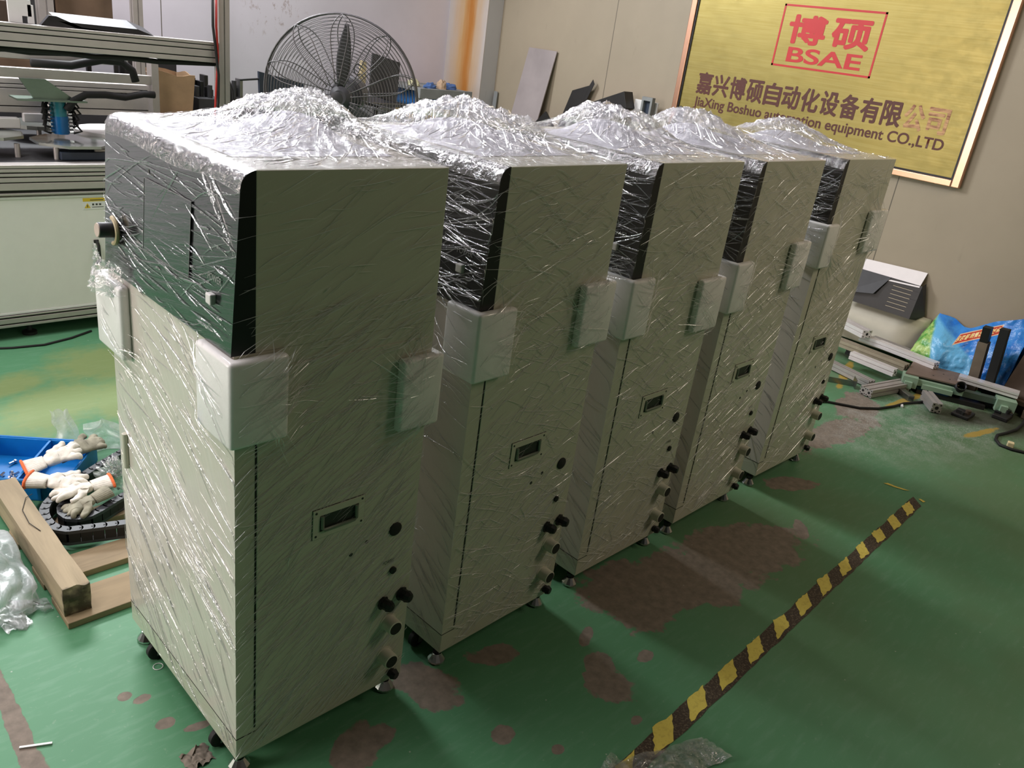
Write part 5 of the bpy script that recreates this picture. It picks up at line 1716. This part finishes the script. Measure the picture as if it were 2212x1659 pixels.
lump('bag_fill', (5.25, 0.02, 0), 0.10, 0.26, 0.05, 'navy', 'dark bundle under the blue printed bag', 'bundle', 12)

# cables on the floor
m2 = MB().tube([(3.55, 0.36, 0.008), (3.75, 0.42, 0.008), (3.91, 0.33, 0.008), (4.02, 0.17, 0.008), (4.13, 0.10, 0.008), (4.27, 0.06, 0.008), (4.38, 0.045, 0.008), (4.50, 0.0, 0.008), (4.60, -0.03, 0.008)], 0.0075, 8)
tag(m2.build('black_cable', 'rubber', None, smooth='all'), 'black cable running over the floor from the last cabinet to the offcuts', 'cable')
m = MB().tube([(4.90, -0.505, 0.009), (4.83, -0.515, 0.008), (4.67, -0.52, 0.008), (4.55, -0.50, 0.008), (4.45, -0.475, 0.008), (4.37, -0.49, 0.008), (4.31, -0.53, 0.008), (4.31, -0.59, 0.008), (4.34, -0.65, 0.008), (4.42, -0.72, 0.008), (4.55, -0.80, 0.008)], 0.009, 8)
tag(m.build('black_cable', 'rubber', None, smooth='all'), 'black cable loop at the right edge of the floor around a foam cube', 'cable')
box_thing('foam_cube', (4.345, -0.585, 0.0), (4.378, -0.552, 0.03), simple('cream_foam', (222, 204, 160), 0.8), 'small cream foam cube inside the black cable loop', 'cube', bevel=.004, rz=.3)
box_thing('metal_scrap', (4.31, 0.03, 0.0), (4.35, 0.045, 0.012), 'white', 'tiny white scrap beside the black cable on the floor', 'scrap', bevel=.002, rz=.4)

# ---------------------------------------------------------------- left floor: pallet, crate, gloves, chain, plastic
pal = thing('wooden_pallet', 'rough wooden pallet with knotty slats beside the nearest cabinet', 'pallet', (0.2, 1.2, 0))
def Wd(*p):
    return (p[0] - 0.2, p[1] - 1.2, p[2])
bmx = bmesh.new()
bmesh.ops.create_cube(bmx, size=1)
bmesh.ops.subdivide_edges(bmx, edges=bmx.edges[:], cuts=9, use_grid_fill=True)
for v in bmx.verts:
    e = v.co.copy()
    x = -0.134 + (e.x + .5) * 0.076; y = 0.80 + (e.y + .5) * 0.72; z = 0.0228 + (e.z + .5) * 0.090
    nn = noise.noise(Vector((x * 30, y * 8, z * 30)))
    if e.y < -0.3:
        nn *= 3.0 if e.y < -0.49 else 1.6
    v.co = Vector(Wd(x + nn * 0.002, y + nn * 0.004, z + (nn * 0.0025 if e.z > 0 else 0)))
m = MB(); m.bm(bmx); m.build('beam', 'wood_y', pal)
for (y0, y1) in ((0.765, 0.915), (0.985, 1.10), (1.24, 1.34)):
    bm_ = MB().box(Wd(-0.136, y0, 0.0), Wd(1.05, y1, 0.022), bevel=0.002)
    bm_.build('slat', 'wood_x', pal)
bm_ = MB().box(Wd(0.98, 0.8, 0.0225), Wd(1.045, 1.52, 0.108), bevel=0.003).build('beam', 'wood_y', pal)
m = MB()
for (x, y) in ((-0.098, 0.95), (-0.095, 0.985), (-0.1, 1.25)):
    m.lathe(Wd(x, y, 0.1075), (0, 0, 1), [(0, 0.006), (0.0025, 0.005)], 10)
m.build('nail_head', 'darksteel', pal, smooth=True)

# blue crate with dividers
bc2 = thing('blue_crate', 'blue plastic tray crate with compartments holding soiled gloves', 'crate', (0.08, 1.72, 0))
def Cc(x, y, z):
    return (x, y, z)
ZC_ = 0.085
m = MB()
def wall(x0, y0, x1, y1, z1=ZC_, th=0.008):
    d = Vector((x1 - x0, y1 - y0, 0)); nn = Vector((-d.y, d.x, 0)).normalized() * th / 2
    a, b = Vector((x0, y0, 0.006)), Vector((x1, y1, 0.006))
    up = Vector((0, 0, z1 - .006))
    m.add([a - nn, b - nn, b + nn, a + nn, a - nn + up, b - nn + up, b + nn + up, a + nn + up], [(0, 3, 2, 1), (4, 5, 6, 7), (0, 1, 5, 4), (1, 2, 6, 5), (2, 3, 7, 6), (3, 0, 4, 7)])
wall(-0.30, -0.17, 0.09, -0.17); wall(-0.30, 0.13, 0.09, 0.13); wall(-0.30, -0.17, -0.30, 0.13); wall(0.09, -0.17, 0.09, 0.13); wall(-0.075, -0.17, -0.075, 0.13)
m.box((-0.30, -0.17, 0.0), (0.09, 0.13, 0.006))
for k in range(4):
    x = -0.27 + k * 0.088
    m.box((x, -0.180, 0.01), (x + 0.012, -0.174, ZC_ - .01))
m.tube([(-0.305, -0.175, ZC_), (0.095, -0.175, ZC_), (0.095, 0.135, ZC_), (-0.305, 0.135, ZC_)], 0.006, 6, closed=True)
m.build('tray', 'crateblue', bc2)
bc2.rotation_euler = (0, 0, math.radians(-38))
bc2.location = (0.115, 1.64, 0.0)
rr = random.Random(9)
def bolt_at(x, y, z, k):
    m = MB().lathe((0, 0, 0), (1, 0, 0), [(0, 0.008), (0.007, 0.008), (0.0071, 0.0045), (0.03, 0.0045)], 6)
    o = m.build('bolt', 'bolt'); o.location = (x, y, z); o.rotation_euler = (0, 0, rr.uniform(0, 6))
    return tag(o, 'silver bolt in the left compartment of the blue crate', 'bolt', 'loose bolts in the blue crate')
Mc = Matrix.Translation((0.115, 1.64, 0)) @ Matrix.Rotation(math.radians(-38), 4, 'Z')
for k in range(12):
    p = Mc @ Vector((rr.uniform(-0.26, -0.11), rr.uniform(-0.13, 0.09), 0.016 + 0.012 * (k % 3)))
    bolt_at(p.x, p.y, p.z, k)


def glove(loc, rot, mat, label, cuff, seed, curl=0.25, sc=1.0):
    """a cotton work glove lying slack: palm, five fingers, ribbed cuff"""
    t = thing('work_glove', label, 'glove', loc, 0, 'cotton work gloves on the floor pile')
    t.rotation_euler = rot
    rr = random.Random(seed)
    me = bpy.data.meshes.new('hand')
    vs, es, rad = [], [], []
    def V(p, r):
        vs.append(Vector(p) * sc); rad.append(r * sc); return len(vs) - 1
    wrist = V((0, 0, 0.018), (0.030))
    mid = V((0.045, 0, 0.022), 0.038); es.append((wrist, mid))
    kn = V((0.085, 0, 0.020), 0.036); es.append((mid, kn))
    for j, (y, L) in enumerate(((-0.034, 0.055), (-0.012, 0.07), (0.012, 0.072), (0.034, 0.062))):
        prev = kn
        ang = rr.uniform(-0.25, 0.25) + y * 4
        zc = 0.018
        for q in range(3):
            f = (q + 1) / 3
            x = 0.092 + L * f * math.cos(curl * f * 2) ; z = zc + 0.012 * math.sin(f * 3) - 0.006 * f
            p = V((x, y * (1 + .3 * f) + math.sin(ang) * L * f * 0.5, max(0.011, z)), 0.0150 - 0.0022 * q)
            es.append((prev, p)); prev = p
    prev = mid
    for q, (x, y, z) in enumerate(((0.055, 0.045, 0.018), (0.08, 0.065, 0.016), (0.105, 0.072, 0.014))):
        p = V((x, y, z), 0.0165 - 0.0018 * q); es.append((prev, p)); prev = p
    me.from_pydata(vs, es, [])
    o = bpy.data.objects.new('hand', me); COL.objects.link(o)
    sk = o.modifiers.new('skin', 'SKIN')
    for i, r in enumerate(rad):
        d = me.skin_vertices[0].data[i]
        d.radius = (r, r * (0.55 if i in (0, 1, 2) else 0.85))
        d.use_root = (i == 0)
    ss = o.modifiers.new('sub', 'SUBSURF'); ss.levels = ss.render_levels = 2
    dg = bpy.context.evaluated_depsgraph_get()
    m2 = bpy.data.meshes.new_from_object(o.evaluated_get(dg))
    bpy.data.objects.remove(o)
    for v in m2.vertices:
        nn = noise.noise(v.co * 45 + Vector((seed, 0, 0))) * 0.004
        v.co += Vector((0, 0, nn)) + v.normal * nn
        v.co.z = max(0.0005, v.co.z)
    m2.materials.clear(); m2.materials.append(MAT[mat])
    m2.polygons.foreach_set('use_smooth', [True] * len(m2.polygons))
    h = bpy.data.objects.new('hand', m2); COL.objects.link(h); h.parent = t
    # cuff: ribbed sleeve widening backward
    m = MB()
    def cf(u, v):
        a = 2 * PI * u
        rib = 1 + 0.035 * math.sin(a * 26)
        x = 0.012 - v * 0.07
        w = (0.032 + 0.014 * v) * rib
        return (x * sc, w * math.cos(a) * sc, (max(0.001, 0.018 + (0.5 - 0.1 * v) * w * math.sin(a) + 0.004 * math.sin(a * 2 + seed))) * sc)
    m.grid(cf, 78, 8)
    c = m.build('cuff', mat if mat == 'glove_grey' else 'glove', t, smooth='all'); sm = c.modifiers.new('s', 'SOLIDIFY'); sm.thickness = 0.002
    if cuff:
        m = MB()
        ring = []
        for k in range(40):
            q = cf(k / 40, 1.0)
            ring.append((q[0] - 0.002, q[1], q[2] + 0.001))
        m.tube(ring, 0.0055 * sc, 7, closed=True)
        oc = m.build('cuff_edge', 'orange', t, smooth='all'); oc['label'] = 'orange cuff edge'
    return t


dg45 = math.radians
glove((0.05, 1.59, 0.088), (dg45(10), dg45(-12), dg45(-4)), 'glove', 'soiled white glove with orange cuff at the back, rim of the blue crate', True, 1, 0.35, 0.95)
glove((0.16, 1.625, 0.090), (0.2, 0, dg45(12)), 'glove_grey', 'dark grey soiled glove at the far side of the blue crate', False, 2, 0.5, 0.92)
glove((0.018, 1.455, 0.092), (0.15, dg45(4), dg45(-38)), 'glove', 'white glove with orange cuff in the middle, fingers on the chain', True, 3, 0.3, 0.92)
glove((0.150, 1.352, 0.082), (0.1, dg45(4), dg45(176)), 'glove', 'clean white glove with orange cuff nearest the cabinet, inside the chain loop', True, 4, 0.2, 0.92)
glove((0.130, 1.285, 0.076), (0.1, dg45(12), dg45(190)), 'glove_grey', 'limp cream glove hanging in front of the clean white one', False, 5, 0.6, 0.85)

# drag chain: links standing on edge along a path
def chain(path, label, z0, hgt, th=0.030, pitch_=0.036):
    pts = [Vector((x, y, 0)) for x, y in path]
    # resample
    dist = [0]
    for a, b in zip(pts, pts[1:]):
        dist.append(dist[-1] + (b - a).length)
    def at(s):
        for k in range(len(pts) - 1):
            if s <= dist[k + 1]:
                f = (s - dist[k]) / (dist[k + 1] - dist[k])
                return pts[k].lerp(pts[k + 1], f)
        return pts[-1]
    t = thing('drag_chain', label, 'cable chain', pts[0])
    n = int(dist[-1] / pitch_)
    for k in range(n):
        a, b = at(k * pitch_) - pts[0], at((k + 1) * pitch_) - pts[0]
        d = (b - a).normalized(); nn = Vector((-d.y, d.x, 0))
        m = MB()
        for (za, zb) in ((z0, z0 + 0.010), (z0 + hgt - 0.012, z0 + hgt)):      # the two side plates (seen from above)
            poly = []
            for q in range(9):
                aa = -PI / 2 + PI * q / 8
                poly.append(b + d * (0.010 * math.cos(aa)) + nn * (th / 2 * math.sin(aa)))
            poly += [a + nn * th / 2 - d * 0.002, a + nn * th * 0.3 + d * .004, a - nn * th * 0.3 + d * .004, a - nn * th / 2 - d * 0.002]
            m.prism([(p.x, p.y, za) for p in poly], (0, 0, 0), (0, 0, zb - za), 0)
        m.cyl((b.x, b.y, z0 + hgt), (b.x, b.y, z0 + hgt + 0.0012), 0.0035, n=8, mi=1)
        for s in (-1, 1):      # cross webs
            c = a.lerp(b, 0.5) + nn * (s * th * 0.42)
            q = [c - d * 0.0172 - nn * .002, c + d * 0.0172 - nn * .002, c + d * 0.0172 + nn * .002, c - d * 0.0172 + nn * .002]
            m.prism([(p.x, p.y, z0 + .01) for p in q], (0, 0, 0), (0, 0, hgt - 0.02), 1)
        m.build('chain_link', ['chain', 'chain_dark'], t)
    return t
def smooth_path(P, it=2):
    for _ in range(it):
        Q = [P[0]]
        for a, b in zip(P, P[1:]):
            Q.append((a[0] * .75 + b[0] * .25, a[1] * .75 + b[1] * .25)); Q.append((a[0] * .25 + b[0] * .75, a[1] * .25 + b[1] * .75))
        Q.append(P[-1]); P = Q
    return P
chain(smooth_path([(0.60, 1.74), (0.33, 1.585), (0.20, 1.515), (0.06, 1.425), (-0.03, 1.34), (-0.045, 1.23), (-0.02, 1.165), (0.03, 1.15), (0.155, 1.107), (0.45, 1.02)]), 'outer dark grey cable drag chain bent around the pallet', 0.023, 0.056)
chain(smooth_path([(0.45, 1.37), (0.212, 1.285), (0.09, 1.215), (0.03, 1.225), (0.01, 1.275), (0.03, 1.335), (0.10, 1.385)]), 'inner drag chain loop lying inside the outer chain', 0.023, 0.050)

# plastic: standing scrap, wad, milky bag
def crumple(name, loc, rx, ry, rz, mat, label, cat, seed, fr=5.0, amp=0.5, n=(46, 30), squash=1.0):
    off = Vector((seed * 2.3, seed * 5.1, seed))
    def fn(u, v):
        th, ph = 2 * PI * u, PI * (v * 0.5)
        d = Vector((math.cos(th) * math.cos(ph), math.sin(th) * math.cos(ph), math.sin(ph)))
        k = 1 + amp * (abs(noise.noise(d * fr + off)) * 1.4 - 0.35 + 0.5 * noise.noise(d * fr * 2.7 + off))
        return (d.x * rx * k, d.y * ry * k, max(0.001, d.z * rz * k))
    m = MB().grid(fn, *n)
    o = m.build(name, mat, None, smooth='all', flip_fix=False)
    o.location = loc
    return tag(o, label, cat)
sc_ = MB()
def sheet1(u, v):
    p = Vector((u * 3, v * 2, 4))
    x = -0.09 + u * 0.10 + 0.05 * v * (0.5 - u) - 0.03 * v
    return (x + 0.02 * noise.noise(p * 1.4), -x * 0.6 + 0.04 * noise.noise(p) + 0.05 * v, 0.002 + v * (0.155 + 0.03 * noise.noise(Vector((u * 4, 0, 2)))))
sc_.grid(sheet1, 24, 24)
def sheet2(u, v):
    p = Vector((u * 4, v * 3, 9))
    return (0.0 + u * 0.22 + 0.03 * noise.noise(p), -0.02 - u * 0.10 + 0.05 * noise.noise(p * 1.2) + 0.04 * v, 0.002 + v * (0.10 + 0.05 * math.sin(u * 5)) * (1 - 0.4 * u))
sc_.grid(sheet2, 26, 18)
o = sc_.build('plastic_scrap', 'bag_film', None, smooth='all', flip_fix=False); o.location = (0.27, 1.80, 0)
tag(o, 'translucent plastic scrap standing up behind the blue crate', 'plastic')
crumple('film_wad', (0.255, 1.41, 0.060), 0.07, 0.075, 0.08, 'film_loose', 'crumpled clear film wad inside the drag chain beside the cabinet', 'film', 3, 4, 0.7)
bagw = thing('milky_bag', 'milky plastic bag with blue contents left of the pallet beam', 'bag', (-0.262, 1.10, 0))
def mb_(u, v):
    th, ph = 2 * PI * u, PI * (v * 0.5)
    d = Vector((math.cos(th) * math.cos(ph), math.sin(th) * math.cos(ph), math.sin(ph)))
    k = 1 + 0.30 * (abs(noise.noise(d * 2.2 + Vector((4, 1, 0)))) * 1.3 - 0.25 + 0.14 * noise.noise(d * 6))
    return (min(0.10, d.x * 0.125 * k), d.y * 0.24 * k, max(0.001, d.z * 0.115 * k))
MB().grid(mb_, 56, 30).build('bag_skin', 'bag_film', bagw, smooth='all', flip_fix=False)
def ml(u, v):
    q = Vector((u * 3, v * 3, 2))
    return (0.00 + (u - 0.5) * 0.07 + 0.015 * noise.noise(q) + v * 0.02, -0.16 - v * 0.10 + 0.02 * noise.noise(q * 2), 0.004 + 0.02 * (1 - v) + 0.012 * abs(noise.noise(q * 1.5)))
MB().grid(ml, 12, 16).build('bag_tail', 'bag_film', bagw, smooth='all', flip_fix=False)
def ml2(u, v):
    q = Vector((u * 3, v * 3, 7))
    return (0.02 + v * 0.10, -0.17 - (u - .5) * 0.06 - v * 0.02 + 0.02 * noise.noise(q * 2), 0.004 + 0.04 * (1 - v) * abs(math.sin(u * 3)) + 0.008 * abs(noise.noise(q * 1.5)))
MB().grid(ml2, 12, 16).build('bag_tail', 'bag_film', bagw, smooth='all', flip_fix=False)
cc = crumple('bag_contents', (0, 0, 0), 0.075, 0.13, 0.085, simple('blue_contents', (44, 62, 128), 0.4, 0, 0.4, 40), 'x', 'x', 5, 6, 0.4)
for k in ('label', 'category'):
    del cc[k]
cc.parent = bagw; cc.location = (-0.05, 0.06, 0.0); cc['label'] = 'dark blue contents seen through the bag'
# small stuff
m = MB().tube([(0.17, 1.86, 0.004), (0.20, 1.88, 0.006), (0.26, 1.88, 0.005), (0.31, 1.86, 0.004)], 0.0025, 6)
tag(m.build('straw', 'twig', None, smooth='all'), 'thin dry straw on the floor behind the blue crate', 'straw')
m = MB().tube([(-0.09, 1.14, 0.116), (-0.105, 1.20, 0.117), (-0.10, 1.29, 0.117), (-0.07, 1.36, 0.117), (-0.045, 1.38, 0.113)], 0.0012, 5)
tag(m.build('thin_wire', 'rubber', None, smooth='all'), 'thin dark wire curling over the pallet beam', 'wire')
m = MB().tube([(0.005 + 0.013 * math.cos(a), 0.475 + 0.013 * math.sin(a), 0.002) for a in [2 * PI * k / 24 for k in range(24)]], 0.0011, 5, closed=True)
tag(m.build('plastic_ring', 'white', None, smooth='all'), 'small clear ring on the green floor beside the front castor', 'ring')
m = MB().box((-0.036, -0.003, 0), (0.036, 0.003, 0.004))
o = m.build('white_stick', 'white'); o.location = (-0.335, 0.385, 0.001); o.rotation_euler = (0, 0, -0.45)
tag(o, 'small white stick on the peeled floor strip at the bottom left', 'stick')
m = MB()
def rag(u, v):
    q = Vector((u * 3, v * 3, 3))
    return ((u - .5) * 0.07 + 0.012 * noise.noise(q), (v - .5) * 0.06 + 0.012 * noise.noise(q * 1.7), 0.001 + 0.03 * abs(noise.noise(q * 1.3)) * math.sin(PI * u))
m.grid(rag, 18, 18)
o = m.build('cloth_scrap', simple('grey_brown_scrap', (126, 116, 104), 0.9), None, smooth='all'); o.location = (-0.045, 0.118, 0.0)
tag(o, 'brownish crumpled scrap caught at the front castor of the nearest cabinet', 'scrap')
sc_ = MB()
def fs(u, v):
    q = Vector((u * 4, v * 3, 8))
    return ((u - .5) * 0.30, (v - .5) * 0.10 - (u - .5) * 0.11 + 0.012 * noise.noise(q), 0.004 + 0.022 * abs(noise.noise(q * 1.4)) + 0.008 * math.sin(PI * v))
sc_.grid(fs, 44, 20)
o = sc_.build('film_scrap', 'film_loose', None, smooth='all', flip_fix=False); o.location = (0.93, -0.655, 0)
tag(o, 'crumpled clear film scrap over the near end of the hazard tape', 'film')
sc_ = MB()
def fs2(u, v):
    q = Vector((u * 3, v * 3, 18))
    return ((u - .5) * 0.09, (v - .5) * 0.11 + (u - .5) * 0.03, 0.004 + 0.02 * abs(noise.noise(q * 1.4)) + 0.025 * v * (1 - u))
sc_.grid(fs2, 20, 20)
o = sc_.build('tape_end', 'film_loose', None, smooth='all', flip_fix=False); o.location = (0.78, -0.60, 0)
tag(o, 'clear adhesive tape lifted off the near end of the hazard stripe', 'film')
